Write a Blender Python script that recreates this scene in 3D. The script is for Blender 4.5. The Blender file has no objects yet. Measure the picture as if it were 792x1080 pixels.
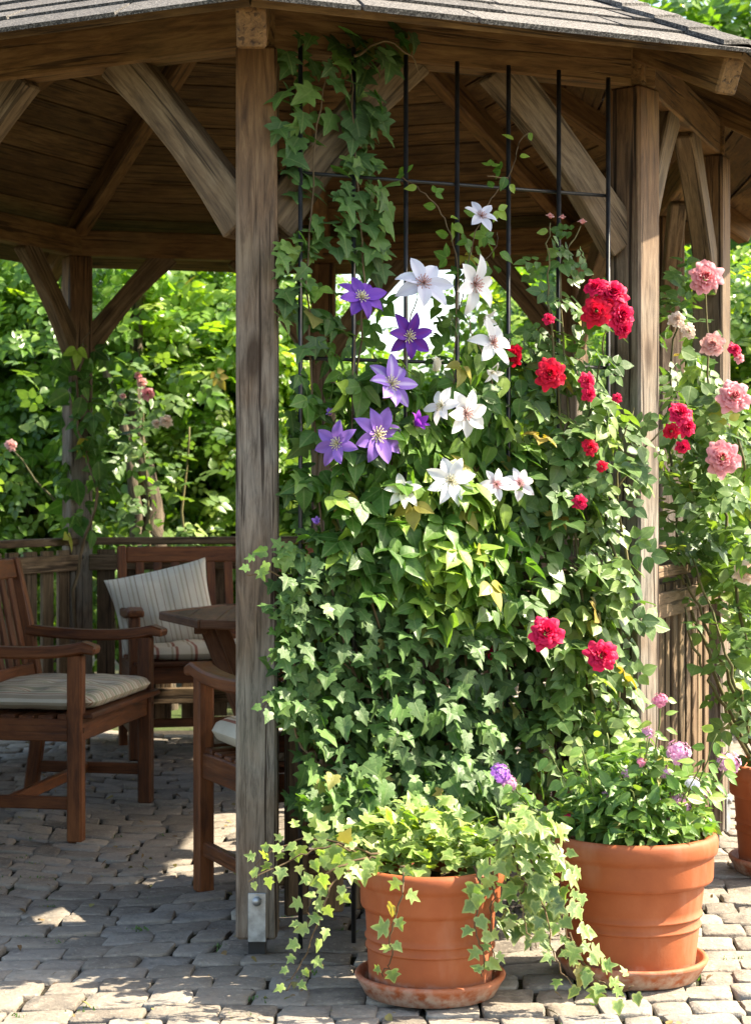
import bpy, math, random
import numpy as np
from mathutils import Vector, Matrix, Quaternion

random.seed(11)
rng = np.random.default_rng(11)
R = math.radians
sc = bpy.context.scene
col = sc.collection

# ------------------------------------------------------------------ camera geometry
F, CX, HY, CH = 1953.0, 396.0, 521.0, 1.17       # focal (px of the 1080 high photo), centre, horizon, eye height


def P(x, y, Y):
    """world point seen at photo pixel (x, y) at distance Y"""
    return Vector(((x - CX) / F * Y, Y, CH - (y - HY) / F * Y))


# ------------------------------------------------------------------ mesh helpers
class MB:
    def __init__(s):
        s.v, s.f, s.g, s.t, s.sm = [], [], [], [], []

    def add(s, verts, faces, gco=None, tone=None, smooth=False):
        b = len(s.v)
        off = Vector((random.uniform(0, 20), random.uniform(0, 20), random.uniform(0, 20)))
        tone = random.random() if tone is None else tone
        for i, p in enumerate(verts):
            s.v.append(tuple(p))
            g = Vector(gco[i]) if gco is not None else Vector(p)
            s.g.append(tuple(g + off))
            s.t.append(tone)
        for fc in faces:
            s.f.append(tuple(b + i for i in fc))
            s.sm.append(smooth)

    def sweep(s, pts, ws, ts, nrm, ch=.004, tone=None, smooth=False):
        """chamfered rectangle swept along pts; t along nrm, w across it in the plane of the path"""
        pts = [Vector(p) for p in pts]
        nrm = Vector(nrm).normalized()
        n = len(pts)
        if not hasattr(ws, '__len__'): ws = [ws] * n
        if not hasattr(ts, '__len__'): ts = [ts] * n
        V, G, Fc = [], [], []
        L = 0
        rings = []
        for i, p in enumerate(pts):
            if i: L += (p - pts[i - 1]).length
            d = (pts[min(i + 1, n - 1)] - pts[max(i - 1, 0)]).normalized()
            side = d.cross(nrm).normalized()
            nn = side.cross(d).normalized()
            rings.append((p, d, side, nn, ws[i] / 2, ts[i] / 2, L))
        seq = [(rings[0], True)] + [(r, False) for r in rings] + [(rings[-1], True)]
        # end chamfer: inset ring at the very ends
        for k, (r, end) in enumerate(seq):
            p, d, side, nn, w, t, L = r
            c = min(ch, w * .45, t * .45)
            first, last = k == 0, k == len(seq) - 1
            if k == 1: p = p + d * c
            if k == len(seq) - 2: p = p - d * c
            ww, tt = (w - c, t - c) if (first or last) else (w, t)
            c2 = c * (.3 if (first or last) else 1)
            for a, b in ((ww, tt - c2), (ww - c2, tt), (-ww + c2, tt), (-ww, tt - c2), (-ww, -tt + c2), (-ww + c2, -tt), (ww - c2, -tt), (ww, -tt + c2)):
                V.append(p + side * a + nn * b)
                G.append((L, a, b))
        m = len(seq)
        for k in range(m - 1):
            for j in range(8):
                Fc.append((k * 8 + j, k * 8 + (j + 1) % 8, (k + 1) * 8 + (j + 1) % 8, (k + 1) * 8 + j))
        Fc.append(tuple(reversed(range(8))))
        Fc.append(tuple((m - 1) * 8 + j for j in range(8)))
        s.add(V, [tuple(reversed(f)) for f in Fc], G, tone, smooth)

    def bar(s, p0, p1, w, t, up=(0, 0, 1), ch=.004, tone=None):
        s.sweep([p0, p1], w, t, up, ch, tone)

    def tube(s, pts, r, n=6, tone=None, cap=True):
        pts = [Vector(p) for p in pts]
        if not hasattr(r, '__len__'): r = [r] * len(pts)
        V, G, Fc = [], [], []
        L = 0
        ref = Vector((.31, .17, .94))
        for i, p in enumerate(pts):
            if i: L += (p - pts[i - 1]).length
            d = (pts[min(i + 1, len(pts) - 1)] - pts[max(i - 1, 0)]).normalized()
            a = d.cross(ref)
            if a.length < .1: a = d.cross(Vector((1, 0, 0)))
            a.normalize(); b = d.cross(a)
            for j in range(n):
                th = 2 * math.pi * j / n
                V.append(p + (a * math.cos(th) + b * math.sin(th)) * r[i])
                G.append((L, math.cos(th) * r[i], math.sin(th) * r[i]))
        for i in range(len(pts) - 1):
            for j in range(n):
                Fc.append((i * n + j, i * n + (j + 1) % n, (i + 1) * n + (j + 1) % n, (i + 1) * n + j))
        if cap:
            Fc.append(tuple(reversed(range(n))))
            Fc.append(tuple((len(pts) - 1) * n + j for j in range(n)))
        s.add(V, Fc, G, tone, True)

    def lathe(s, prof, n=64, c=(0, 0, 0), tone=.5):
        c = Vector(c)
        V, Fc = [], []
        for r, z in prof:
            for j in range(n):
                th = 2 * math.pi * j / n
                V.append(c + Vector((r * math.cos(th), r * math.sin(th), z)))
        for i in range(len(prof) - 1):
            for j in range(n):
                Fc.append((i * n + j, i * n + (j + 1) % n, (i + 1) * n + (j + 1) % n, (i + 1) * n + j))
        s.add(V, Fc, None, tone, True)

    def build(s, name, mat, parent=None, origin=(0, 0, 0), auto=None):
        o = Vector(origin)
        me = bpy.data.meshes.new(name)
        me.from_pydata([tuple(Vector(p) - o) for p in s.v], [], s.f)
        a = me.attributes.new('gco', 'FLOAT_VECTOR', 'POINT')
        a.data.foreach_set('vector', np.array(s.g, dtype=np.float32).ravel())
        a = me.attributes.new('tone', 'FLOAT', 'POINT')
        a.data.foreach_set('value', np.array(s.t, dtype=np.float32))
        me.polygons.foreach_set('use_smooth', s.sm)
        if mat: me.materials.append(mat)
        me.update()
        ob = bpy.data.objects.new(name, me)
        col.objects.link(ob)
        if parent: ob.parent = parent
        else: ob.location = o
        return ob


def tag(o, label, cat, group=None):
    o['label'] = label; o['category'] = cat
    if group: o['group'] = group
    return o


def thing(name, label, cat, loc=(0, 0, 0), rz=0.0, group=None):
    o = bpy.data.objects.new(name, None)
    o.empty_display_size = .1
    col.objects.link(o)
    o.location = loc; o.rotation_euler = (0, 0, rz)
    return tag(o, label, cat, group)


def copy_tree(o, parent=None):
    c = o.copy(); col.objects.link(c)
    if parent: c.parent = parent
    for ch in list(o.children): copy_tree(ch, c)
    return c


def np_mesh(name, V, T, attrs, mat, parent=None, origin=(0, 0, 0), smooth=True):
    """V (n,3) world, T (m,3) triangles; attrs name -> (n,) or (n,3)"""
    me = bpy.data.meshes.new(name)
    V = (np.asarray(V, dtype=np.float32) - np.array(origin, dtype=np.float32))
    T = np.asarray(T, dtype=np.int32)
    me.vertices.add(len(V)); me.vertices.foreach_set('co', V.ravel())
    me.loops.add(T.size); me.loops.foreach_set('vertex_index', T.ravel())
    me.polygons.add(len(T))
    me.polygons.foreach_set('loop_start', np.arange(0, T.size, 3, dtype=np.int32))
    me.polygons.foreach_set('use_smooth', np.full(len(T), smooth))
    me.update(calc_edges=True)
    for k, a in attrs.items():
        a = np.asarray(a, dtype=np.float32)
        if a.ndim == 1:
            at = me.attributes.new(k, 'FLOAT', 'POINT'); at.data.foreach_set('value', a)
        else:
            at = me.attributes.new(k, 'FLOAT_VECTOR', 'POINT'); at.data.foreach_set('vector', a.ravel())
    me.materials.append(mat)
    me.validate()
    ob = bpy.data.objects.new(name, me); col.objects.link(ob)
    if parent: ob.parent = parent
    else: ob.location = origin
    return ob


# ------------------------------------------------------------------ materials
def new_mat(name):
    m = bpy.data.materials.new(name); m.use_nodes = True
    nt = m.node_tree
    for n in list(nt.nodes): nt.nodes.remove(n)
    out = nt.nodes.new('ShaderNodeOutputMaterial')
    return m, nt, out


class NT:
    def __init__(s, nt): s.nt = nt

    def n(s, typ, **kw):
        nd = s.nt.nodes.new(typ)
        for k, v in kw.items():
            if k.startswith('i_'):
                key = k[2:]
                key = int(key) if key.isdigit() else key.replace('_', ' ')
                if hasattr(v, 'is_output') or isinstance(v, bpy.types.NodeSocket): s.nt.links.new(v, nd.inputs[key])
                else: nd.inputs[key].default_value = v
            else: setattr(nd, k, v)
        return nd

    def link(s, a, b): s.nt.links.new(a, b)

    def attr(s, name, out='Fac'): return s.n('ShaderNodeAttribute', attribute_name=name).outputs[out]

    def noise(s, vec, scale=5., detail=4., rough=.55, dist=0.):
        nd = s.n('ShaderNodeTexNoise')
        if vec is not None: s.link(vec, nd.inputs['Vector'])
        nd.inputs['Scale'].default_value = scale; nd.inputs['Detail'].default_value = detail
        nd.inputs['Roughness'].default_value = rough; nd.inputs['Distortion'].default_value = dist
        return nd.outputs['Fac']

    def mapv(s, vec, scale=(1, 1, 1), loc=(0, 0, 0)):
        nd = s.n('ShaderNodeMapping'); s.link(vec, nd.inputs['Vector'])
        nd.inputs['Scale'].default_value = scale; nd.inputs['Location'].default_value = loc
        return nd.outputs['Vector']

    def ramp(s, fac, stops, interp='LINEAR'):
        nd = s.n('ShaderNodeValToRGB'); s.link(fac, nd.inputs['Fac'])
        cr = nd.color_ramp; cr.interpolation = interp
        while len(cr.elements) < len(stops): cr.elements.new(.5)
        for e, (p, c) in zip(cr.elements, stops):
            e.position = p; e.color = (*c, 1) if len(c) == 3 else c
        return nd.outputs['Color']

    def mix(s, fac, a, b, typ='MIX'):
        nd = s.n('ShaderNodeMix', data_type='RGBA', blend_type=typ)
        for sock, v in ((nd.inputs['Factor'], fac), (nd.inputs['A'], a), (nd.inputs['B'], b)):
            if isinstance(v, bpy.types.NodeSocket): s.link(v, sock)
            elif isinstance(v, (int, float)): sock.default_value = v
            else: sock.default_value = (*v, 1)
        # colour sockets are the third A/B pair
        return nd.outputs['Result'] if False else nd.outputs[2]

    def math(s, op, a, b=0., clamp=False):
        nd = s.n('ShaderNodeMath', operation=op); nd.use_clamp = clamp
        for i, v in enumerate((a, b)):
            if isinstance(v, bpy.types.NodeSocket): s.link(v, nd.inputs[i])
            else: nd.inputs[i].default_value = v
        return nd.outputs[0]

    def mr(s, v, a, b, c=0., d=1.):
        nd = s.n('ShaderNodeMapRange'); s.link(v, nd.inputs['Value'])
        for k, x in zip(('From Min', 'From Max', 'To Min', 'To Max'), (a, b, c, d)): nd.inputs[k].default_value = x
        return nd.outputs[0]


def mixc(N, fac, a, b, typ='MIX'):
    nd = N.n('ShaderNodeMix', data_type='RGBA', blend_type=typ)
    pairs = ((nd.inputs[0], fac), (nd.inputs[6], a), (nd.inputs[7], b))
    for sock, v in pairs:
        if isinstance(v, bpy.types.NodeSocket): N.link(v, sock)
        elif isinstance(v, (int, float)): sock.default_value = v
        else: sock.default_value = (*v, 1)
    return nd.outputs[2]


def principled(N, out, colr, rough=.6, bump=None, bstr=.3, bdist=.01, spec=.4, metal=0., trans=None, tcol=None):
    b = N.n('ShaderNodeBsdfPrincipled')
    if isinstance(colr, bpy.types.NodeSocket): N.link(colr, b.inputs['Base Color'])
    else: b.inputs['Base Color'].default_value = (*colr, 1)
    if isinstance(rough, bpy.types.NodeSocket): N.link(rough, b.inputs['Roughness'])
    else: b.inputs['Roughness'].default_value = rough
    b.inputs['Specular IOR Level'].default_value = spec
    b.inputs['Metallic'].default_value = metal
    if bump is not None:
        bm = N.n('ShaderNodeBump'); N.link(bump, bm.inputs['Height'])
        bm.inputs['Strength'].default_value = bstr; bm.inputs['Distance'].default_value = bdist
        N.link(bm.outputs['Normal'], b.inputs['Normal'])
    res = b.outputs[0]
    if trans:
        t = N.n('ShaderNodeBsdfTranslucent'); N.link(tcol, t.inputs['Color'])
        mx = N.n('ShaderNodeMixShader'); mx.inputs[0].default_value = trans
        N.link(res, mx.inputs[1]); N.link(t.outputs[0], mx.inputs[2]); res = mx.outputs[0]
    N.link(res, out.inputs['Surface'])
    return b


def wood(name, dark, mid, light, grey=None, greyamt=.0, rough=.7, crack=.5, zgrey=None, spec=.25, green=0.):
    m, nt, out = new_mat(name); N = NT(nt)
    g = N.attr('gco', 'Vector'); t = N.attr('tone')
    fine = N.noise(N.mapv(g, (7.0, 70, 70)), 1., 6., .72, .6)
    band = N.noise(N.mapv(g, (2.6, 13, 13)), 1., 5., .6, 2.4)
    blot = N.noise(g, 3.5, 3., .6)
    mixd = N.math('ADD', N.math('MULTIPLY', fine, .45), N.math('ADD', N.math('MULTIPLY', band, .3), N.math('MULTIPLY', blot, .25)))
    c = N.ramp(mixd, [(.38, dark), (.5, mid), (.61, light)])
    if grey:
        gc = N.ramp(fine, [(.36, tuple(x * .45 for x in grey)), (.51, grey), (.64, tuple(min(1, x * 1.4) for x in grey))])
        f = N.mr(blot, .38, .66, 0, 1)
        amt = N.math('MULTIPLY', f, greyamt * .6)
        amt = N.math('ADD', amt, greyamt * .4)
        if zgrey:
            geo = N.n('ShaderNodeNewGeometry')
            sep = N.n('ShaderNodeSeparateXYZ'); N.link(geo.outputs['Position'], sep.inputs[0])
            z = N.mr(N.math('ADD', sep.outputs[2], N.math('MULTIPLY', blot, .5)), zgrey[0], zgrey[1], 0, 1)
            amt = N.math('MULTIPLY', amt, z)
        c = mixc(N, amt, c, gc)
    if green:
        gf = N.math('MULTIPLY', N.mr(N.noise(g, 2.1, 4., .6), .5, .75), green)
        c = mixc(N, gf, c, (.09, .10, .045))
    v = N.mr(t, 0, 1, .72, 1.25)
    c = mixc(N, 1., c, N.n('ShaderNodeCombineColor', i_0=v, i_1=v, i_2=v).outputs[0], 'MULTIPLY')
    ck = N.noise(N.mapv(g, (1.6, 62, 62), (7, 3, 1)), 1., 3., .55, .5)
    cf = N.math('MULTIPLY', N.mr(ck, .57, .63), crack)
    c = mixc(N, cf, c, tuple(x * .25 for x in dark))
    # knots
    vo = N.n('ShaderNodeTexVoronoi'); N.link(N.mapv(g, (2.6, 7, 7)), vo.inputs['Vector']); vo.inputs['Scale'].default_value = 1
    kf = N.mr(vo.outputs['Distance'], .10, .20, .85, 0.)
    c = mixc(N, N.math('MULTIPLY', kf, crack), c, tuple(x * .5 for x in dark))
    h = N.math('SUBTRACT', mixd, N.math('MULTIPLY', cf, .8))
    principled(N, out, c, N.mr(fine, .3, .7, rough - .08, rough + .1), h, .45, .006, spec)
    return m


def leaf_mat(name, stops, rough=.38, trans=.32, vein=.35, edge=None, edge_amt=0., tscale=(1.5, 1.6, .5), spec=.45):
    m, nt, out = new_mat(name); N = NT(nt)
    t = N.attr('tone'); lc = N.attr('lc', 'Vector')
    c = N.ramp(t, stops)
    sep = N.n('ShaderNodeSeparateXYZ'); N.link(lc, sep.inputs[0])
    ax = N.math('ABSOLUTE', sep.outputs[0])
    vn = N.mr(ax, .012, .04, vein, 0)
    side = N.math('PINGPONG', N.math('ADD', N.math('MULTIPLY', sep.outputs[1], 1.), N.math('MULTIPLY', ax, -.8)), .1)
    vn2 = N.mr(side, .0, .018, vein * .55, 0)
    vv = N.math('MAXIMUM', vn, vn2)
    c = mixc(N, vv, c, mixc(N, .5, c, (.35, .42, .18)))
    geo = N.n('ShaderNodeNewGeometry')
    sp = N.noise(geo.outputs['Position'], 45., 3., .6)
    k = N.mr(sp, .3, .7, .78, 1.2)
    c = mixc(N, 1., c, N.n('ShaderNodeCombineColor', i_0=k, i_1=k, i_2=k).outputs[0], 'MULTIPLY')
    if edge:
        ed = N.attr('edge')
        ef = N.math('MULTIPLY', N.mr(N.math('ADD', ed, N.math('MULTIPLY', N.math('SUBTRACT', sp, .5), .9)), .62, .80), edge_amt)
        c = mixc(N, ef, c, edge)
    # paler underside
    c = mixc(N, N.mr(t, 1.2, 1.6, 0, .9), c, (.30, .20, .045))
    c2 = mixc(N, N.math('MULTIPLY', geo.outputs['Backfacing'], .35), c, (.16, .21, .10))
    tc = mixc(N, 1., c, tscale, 'MULTIPLY')
    r = N.mr(sp, .3, .7, rough - .08, rough + .12)
    principled(N, out, c2, r, N.math('SUBTRACT', sp, N.math('MULTIPLY', vv, .8)), .25, .004, spec, trans=trans, tcol=tc)
    return m


def petal_mat(name, base, tip, bar=None, bar_amt=0., trans=.3, throat=None, spec=.2, dark=.8):
    m, nt, out = new_mat(name); N = NT(nt)
    lc = N.attr('lc', 'Vector'); t = N.attr('tone')
    sep = N.n('ShaderNodeSeparateXYZ'); N.link(lc, sep.inputs[0])
    ax = N.math('ABSOLUTE', sep.outputs[0])
    c = mixc(N, sep.outputs[1], base, tip)
    n = N.noise(N.mapv(lc, (14, 2, 1)), 1., 3.)
    if bar:
        bf = N.math('MULTIPLY', N.mr(N.math('ADD', ax, N.math('MULTIPLY', N.math('SUBTRACT', n, .5), .5)), .12, .42, 1, 0), bar_amt)
        c = mixc(N, bf, c, bar)
    if throat:
        c = mixc(N, N.mr(sep.outputs[1], .0, .35, .9, 0), c, throat)
    k = N.mr(N.math('ADD', N.math('MULTIPLY', t, .5), N.math('MULTIPLY', n, .5)), .2, .8, dark, 1.12)
    c = mixc(N, 1., c, N.n('ShaderNodeCombineColor', i_0=k, i_1=k, i_2=k).outputs[0], 'MULTIPLY')
    principled(N, out, c, .55, n, .15, .003, spec, trans=trans, tcol=c)
    return m


def plain(name, c, rough=.6, metal=0., spec=.4, noise_amt=.2, nscale=40.):
    m, nt, out = new_mat(name); N = NT(nt)
    tc = N.n('ShaderNodeTexCoord').outputs['Object']
    n = N.noise(tc, nscale, 5., .6)
    cc = mixc(N, N.mr(n, .35, .65), tuple(x * (1 - noise_amt) for x in c), tuple(min(1, x * (1 + noise_amt)) for x in c))
    principled(N, out, cc, N.mr(n, .3, .7, rough - .06, min(1, rough + .08)), n, .15, .003, spec, metal)
    return m


M = {}
M['beam'] = wood('roof_timber', (.060, .026, .008), (.160, .076, .024), (.25, .130, .046), (.13, .09, .05), .25, .7, .7, green=.2)
M['board'] = wood('ceiling_boards', (.045, .021, .007), (.115, .060, .021), (.19, .108, .042), (.10, .07, .035), .2, .75, .7)
M['post'] = wood('post_timber', (.055, .025, .009), (.135, .066, .026), (.215, .118, .050), (.172, .152, .126), 1.1, .75, .9, (2.45, 1.75), green=.2)
M['brace'] = wood('brace_timber', (.055, .028, .011), (.125, .068, .028), (.20, .12, .056), (.175, .135, .092), .6, .75, .7)
M['fence'] = wood('railing_timber', (.045, .024, .011), (.115, .066, .033), (.19, .12, .066), (.20, .16, .115), .35, .8, .8, green=.25)
M['chair'] = wood('oiled_hardwood', (.040, .011, .003), (.105, .032, .009), (.165, .056, .017), None, 0, .52, .3, spec=.3)
M['table'] = wood('table_hardwood', (.045, .018, .008), (.105, .045, .021), (.155, .075, .040), None, 0, .65, .3, spec=.2)
M['bark'] = wood('bark', (.03, .022, .014), (.10, .075, .05), (.2, .16, .115), None, 0, .9, .9)
M['cane'] = wood('cane', (.05, .05, .018), (.11, .10, .04), (.17, .14, .06), None, 0, .7, .2)
M['twig'] = wood('woody_stem', (.05, .03, .015), (.13, .085, .045), (.22, .16, .09), None, 0, .8, .3)
M['stemgreen'] = wood('green_stem', (.05, .07, .018), (.11, .14, .04), (.19, .2, .07), None, 0, .6, .1)
M['iron'] = plain('black_iron', (.012, .012, .013), .42, 0., .5, .3)
M['zinc'] = plain('galvanised_steel', (.36, .38, .39), .45, .75, .5, .25)
M['soil'] = plain('potting_soil', (.045, .03, .02), .95, 0, .2, .6, 60.)

# shingles
m, nt, out = new_mat('asphalt_shingle'); N = NT(nt)
g = N.attr('gco', 'Vector'); t = N.attr('tone')
n1 = N.noise(g, 190., 3., .75); n2 = N.noise(g, 6., 4., .6)
c = N.ramp(n1, [(.36, (.022, .020, .018)), (.5, (.085, .077, .070)), (.62, (.23, .21, .19))])
k = N.mr(N.math('ADD', N.math('MULTIPLY', t, .6), N.math('MULTIPLY', n2, .4)), .2, .8, .7, 1.15)
c = mixc(N, 1., c, N.n('ShaderNodeCombineColor', i_0=k, i_1=k, i_2=k).outputs[0], 'MULTIPLY')
principled(N, out, c, .9, n1, .5, .004, .3); M['shingle'] = m

# terracotta
m, nt, out = new_mat('terracotta'); N = NT(nt)
oc = N.n('ShaderNodeTexCoord').outputs['Object']
sep = N.n('ShaderNodeSeparateXYZ'); N.link(oc, sep.inputs[0])
n1 = N.noise(oc, 9., 5., .6); n2 = N.noise(oc, 160., 3., .6)
c = N.ramp(n1, [(.3, (.26, .064, .021)), (.52, (.32, .084, .028)), (.75, (.37, .112, .044))])
c = mixc(N, N.math('MULTIPLY', N.mr(n2, .62, .75), .3), c, (.22, .08, .04))
lime = N.math('MULTIPLY', N.mr(N.math('ADD', sep.outputs[2], N.math('MULTIPLY', N.math('SUBTRACT', n1, .5), .06)), .060, .028), .75)
c = mixc(N, N.math('MULTIPLY', lime, N.mr(N.noise(oc, 40., 4., .6), .35, .6)), c, (.5, .40, .32))
bl = N.math('MULTIPLY', N.mr(N.noise(N.mapv(oc, (6, 6, 1.6)), 1.6, 4., .6), .56, .72), .16)
c = mixc(N, bl, c, (.55, .36, .26))
principled(N, out, c, N.mr(n1, .3, .7, .55, .75), n2, .15, .002, .3); M['terracotta'] = m

# paving stone
m, nt, out = new_mat('paving_stone'); N = NT(nt)
g = N.attr('gco', 'Vector'); t = N.attr('tone')
n1 = N.noise(g, 7., 6., .65); n2 = N.noise(g, 70., 4., .65); n3 = N.noise(g, 22., 4., .6)
c = N.ramp(t, [(0, (.095, .080, .066)), (.3, (.155, .133, .110)), (.55, (.215, .184, .150)), (.8, (.20, .184, .166)), (1., (.30, .262, .212))])
c = mixc(N, N.mr(n1, .35, .65, 0, .5), c, (.30, .255, .205))
c = mixc(N, N.mr(n3, .54, .70, 0, .55), c, (.10, .086, .074))
c = mixc(N, N.mr(n2, .55, .70, 0, .5), c, (.42, .37, .30))
h = N.math('ADD', N.math('MULTIPLY', n1, .7), N.math('ADD', N.math('MULTIPLY', n2, .25), N.math('MULTIPLY', n3, .4)))
principled(N, out, c, .85, h, .9, .016, .25); M['stone'] = m
m, nt, out = new_mat('joint_soil'); N = NT(nt)
geo = N.n('ShaderNodeNewGeometry').outputs['Position']
n1 = N.noise(geo, 3.5, 5., .6); n2 = N.noise(geo, 60., 4., .6)
c = N.ramp(n2, [(.3, (.012, .010, .007)), (.55, (.035, .028, .02)), (.75, (.09, .07, .05))])
c = mixc(N, N.mr(n1, .5, .62, 0, .7), c, (.04, .05, .014))
principled(N, out, c, .95, n2, .6, .01, .2); M['joint'] = m
m, nt, out = new_mat('garden_soil'); N = NT(nt)
geo = N.n('ShaderNodeNewGeometry').outputs['Position']
n1 = N.noise(geo, 1.2, 5., .6); n2 = N.noise(geo, 30., 5., .65)
c = N.ramp(n2, [(.3, (.03, .024, .015)), (.55, (.08, .06, .04)), (.75, (.15, .12, .08))])
c = mixc(N, N.mr(n1, .45, .6, 0, .9), c, (.05, .08, .02))
principled(N, out, c, .95, n2, .6, .03, .2); M['ground'] = m


# striped fabric
def fabric(name, period, stops):
    m, nt, out = new_mat(name); N = NT(nt)
    lc = N.attr('lc', 'Vector')
    sep = N.n('ShaderNodeSeparateXYZ'); N.link(lc, sep.inputs[0])
    fx = N.math('FRACT', N.math('DIVIDE', N.math('ADD', sep.outputs[0], 3.), period))
    c = N.ramp(fx, stops, 'CONSTANT')
    w = N.noise(N.mapv(lc, (420, 420, 1)), 1., 2.)
    n = N.noise(lc, 9., 4.)
    k = N.mr(N.math('ADD', N.math('MULTIPLY', w, .5), N.math('MULTIPLY', n, .5)), .3, .7, .82, 1.1)
    c = mixc(N, 1., c, N.n('ShaderNodeCombineColor', i_0=k, i_1=k, i_2=k).outputs[0], 'MULTIPLY')
    principled(N, out, c, .9, N.math('ADD', w, n), .3, .004, .15)
    return m


CR, TP, GN, RS = (.50, .455, .36), (.34, .285, .21), (.30, .30, .21), (.30, .15, .095)
M['seatfab'] = fabric('striped_cushion', .105, [(0, CR), (.22, TP), (.30, CR), (.42, GN), (.62, CR), (.74, RS), (.79, CR), (.86, TP)])
M['pillowfab'] = fabric('striped_pillow', .075, [(0, (.62, .58, .50)), (.28, (.40, .33, .26)), (.36, (.62, .58, .50)), (.55, (.47, .42, .33)), (.66, (.62, .58, .5)), (.86, (.36, .25, .19)), (.90, (.62, .58, .5))])
M['redfab'] = fabric('red_striped_cushion', .085, [(0, CR), (.35, (.28, .12, .085)), (.50, CR), (.62, TP), (.72, CR)])

# leaves
M['ivy'] = leaf_mat('ivy_leaf', [(0, (.012, .046, .010)), (.45, (.030, .100, .018)), (.75, (.068, .175, .026)), (1, (.16, .28, .045))], .45, .28, .5, spec=.24)
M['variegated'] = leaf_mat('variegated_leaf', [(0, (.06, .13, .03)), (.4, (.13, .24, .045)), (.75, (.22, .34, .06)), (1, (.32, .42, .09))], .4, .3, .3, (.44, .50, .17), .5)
M['clematis'] = leaf_mat('clematis_leaf', [(0, (.026, .070, .014)), (.5, (.058, .145, .024)), (.8, (.12, .23, .035)), (1, (.24, .35, .06))], .42, .36, .4, spec=.32)
M['rose'] = leaf_mat('rose_leaf', [(0, (.035, .075, .024)), (.5, (.07, .14, .036)), (.85, (.13, .215, .055)), (1, (.21, .29, .07))], .40, .32, .35, spec=.42)
M['bedding'] = leaf_mat('bedding_leaf', [(0, (.04, .095, .02)), (.5, (.09, .19, .035)), (.85, (.17, .28, .05)), (1, (.26, .36, .08))], .42, .33, .3)
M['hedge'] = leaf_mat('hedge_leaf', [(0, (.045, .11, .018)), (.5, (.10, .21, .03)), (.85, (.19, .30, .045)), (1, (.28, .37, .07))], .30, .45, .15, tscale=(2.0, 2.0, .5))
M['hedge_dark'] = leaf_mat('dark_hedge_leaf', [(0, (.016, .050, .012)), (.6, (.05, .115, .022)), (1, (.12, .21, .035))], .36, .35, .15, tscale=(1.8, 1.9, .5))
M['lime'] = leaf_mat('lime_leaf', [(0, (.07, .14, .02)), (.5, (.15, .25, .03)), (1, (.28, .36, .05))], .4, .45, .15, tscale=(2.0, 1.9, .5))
M['litter'] = leaf_mat('dry_leaf', [(0, (.10, .05, .02)), (.5, (.2, .12, .045)), (1, (.22, .2, .06))], .8, .1, .2)

# petals
M['purple'] = petal_mat('purple_petal', (.19, .065, .47), (.22, .08, .46), (.15, .045, .40), .5)
M['violet'] = petal_mat('deep_violet_petal', (.115, .022, .30), (.13, .03, .33), (.17, .02, .26), .6)
M['striped'] = petal_mat('striped_lilac_petal', (.27, .14, .52), (.32, .19, .56), (.60, .50, .74), .75)
M['lilac'] = petal_mat('lilac_petal', (.27, .13, .50), (.29, .16, .52), (.22, .10, .42), .5)
M['magenta'] = petal_mat('magenta_petal', (.28, .03, .50), (.36, .06, .55))
M['white'] = petal_mat('white_petal', (.80, .79, .80), (.84, .83, .83), (.72, .68, .74), .35, .3)
M['shadewhite'] = petal_mat('shade_tinted_white_petal', (.70, .69, .80), (.76, .75, .83), (.60, .57, .72), .45, .3)  # white petals with the bluish cast of shade put into the colour
M['pinkwhite'] = petal_mat('pink_throated_petal', (.80, .76, .78), (.83, .80, .81), (.68, .50, .58), .6, .3, (.62, .22, .34))
M['cream'] = petal_mat('cream_petal', (.74, .70, .58), (.82, .79, .70), (.66, .66, .45), .4, .3)
M['redrose'] = petal_mat('red_rose_petal', (.50, .004, .02), (.72, .012, .05), dark=.7)
M['crimson'] = petal_mat('crimson_rose_petal', (.52, .004, .045), (.74, .016, .095), dark=.75)
M['pinkrose'] = petal_mat('pink_rose_petal', (.76, .12, .18), (.86, .40, .43), dark=.82)
M['palepink'] = petal_mat('pale_pink_rose_petal', (.76, .28, .28), (.84, .50, .46), dark=.85)
M['peach'] = petal_mat('peach_rose_petal', (.76, .52, .40), (.82, .66, .54), dark=.85)
M['verbena'] = petal_mat('mauve_flower', (.62, .20, .44), (.76, .50, .66))
M['pinkverbena'] = petal_mat('pink_flower', (.68, .16, .32), (.76, .34, .44))
M['purpleverbena'] = petal_mat('purple_flower', (.36, .10, .58), (.52, .25, .68))
M['stamen'] = plain('stamen', (.66, .60, .36), .7, 0, .2, .25)
M['stamen_dark'] = plain('plum_stamen', (.48, .27, .24), .7, 0, .2, .3)

# ------------------------------------------------------------------ world, sun, camera
SUN_AZ, SUN_EL = math.atan2(.985, .13), R(46)
sdir = Vector((math.sin(SUN_AZ) * math.cos(SUN_EL), math.cos(SUN_AZ) * math.cos(SUN_EL), math.sin(SUN_EL)))
w = bpy.data.worlds.new('World'); sc.world = w; w.use_nodes = True
nt = w.node_tree
bg = nt.nodes['Background']
sky = nt.nodes.new('ShaderNodeTexSky'); sky.sky_type = 'NISHITA'; sky.sun_disc = False
sky.sun_elevation = SUN_EL; sky.sun_rotation = SUN_AZ; sky.dust_density = 2.0; sky.air_density = 1.0
nt.links.new(sky.outputs[0], bg.inputs['Color']); bg.inputs['Strength'].default_value = .15
L = bpy.data.lights.new('sun', 'SUN'); L.energy = 5.0; L.angle = R(.53); L.color = (1., .94, .84)
so = bpy.data.objects.new('sun', L); col.objects.link(so)
so.rotation_euler = (-sdir).to_track_quat('-Z', 'Y').to_euler(); so.location = (8, 4, 12)
cam = bpy.data.cameras.new('camera'); co = bpy.data.objects.new('camera', cam); col.objects.link(co)
co.location = (0, 0, CH); co.rotation_euler = (R(90), 0, 0)
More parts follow.
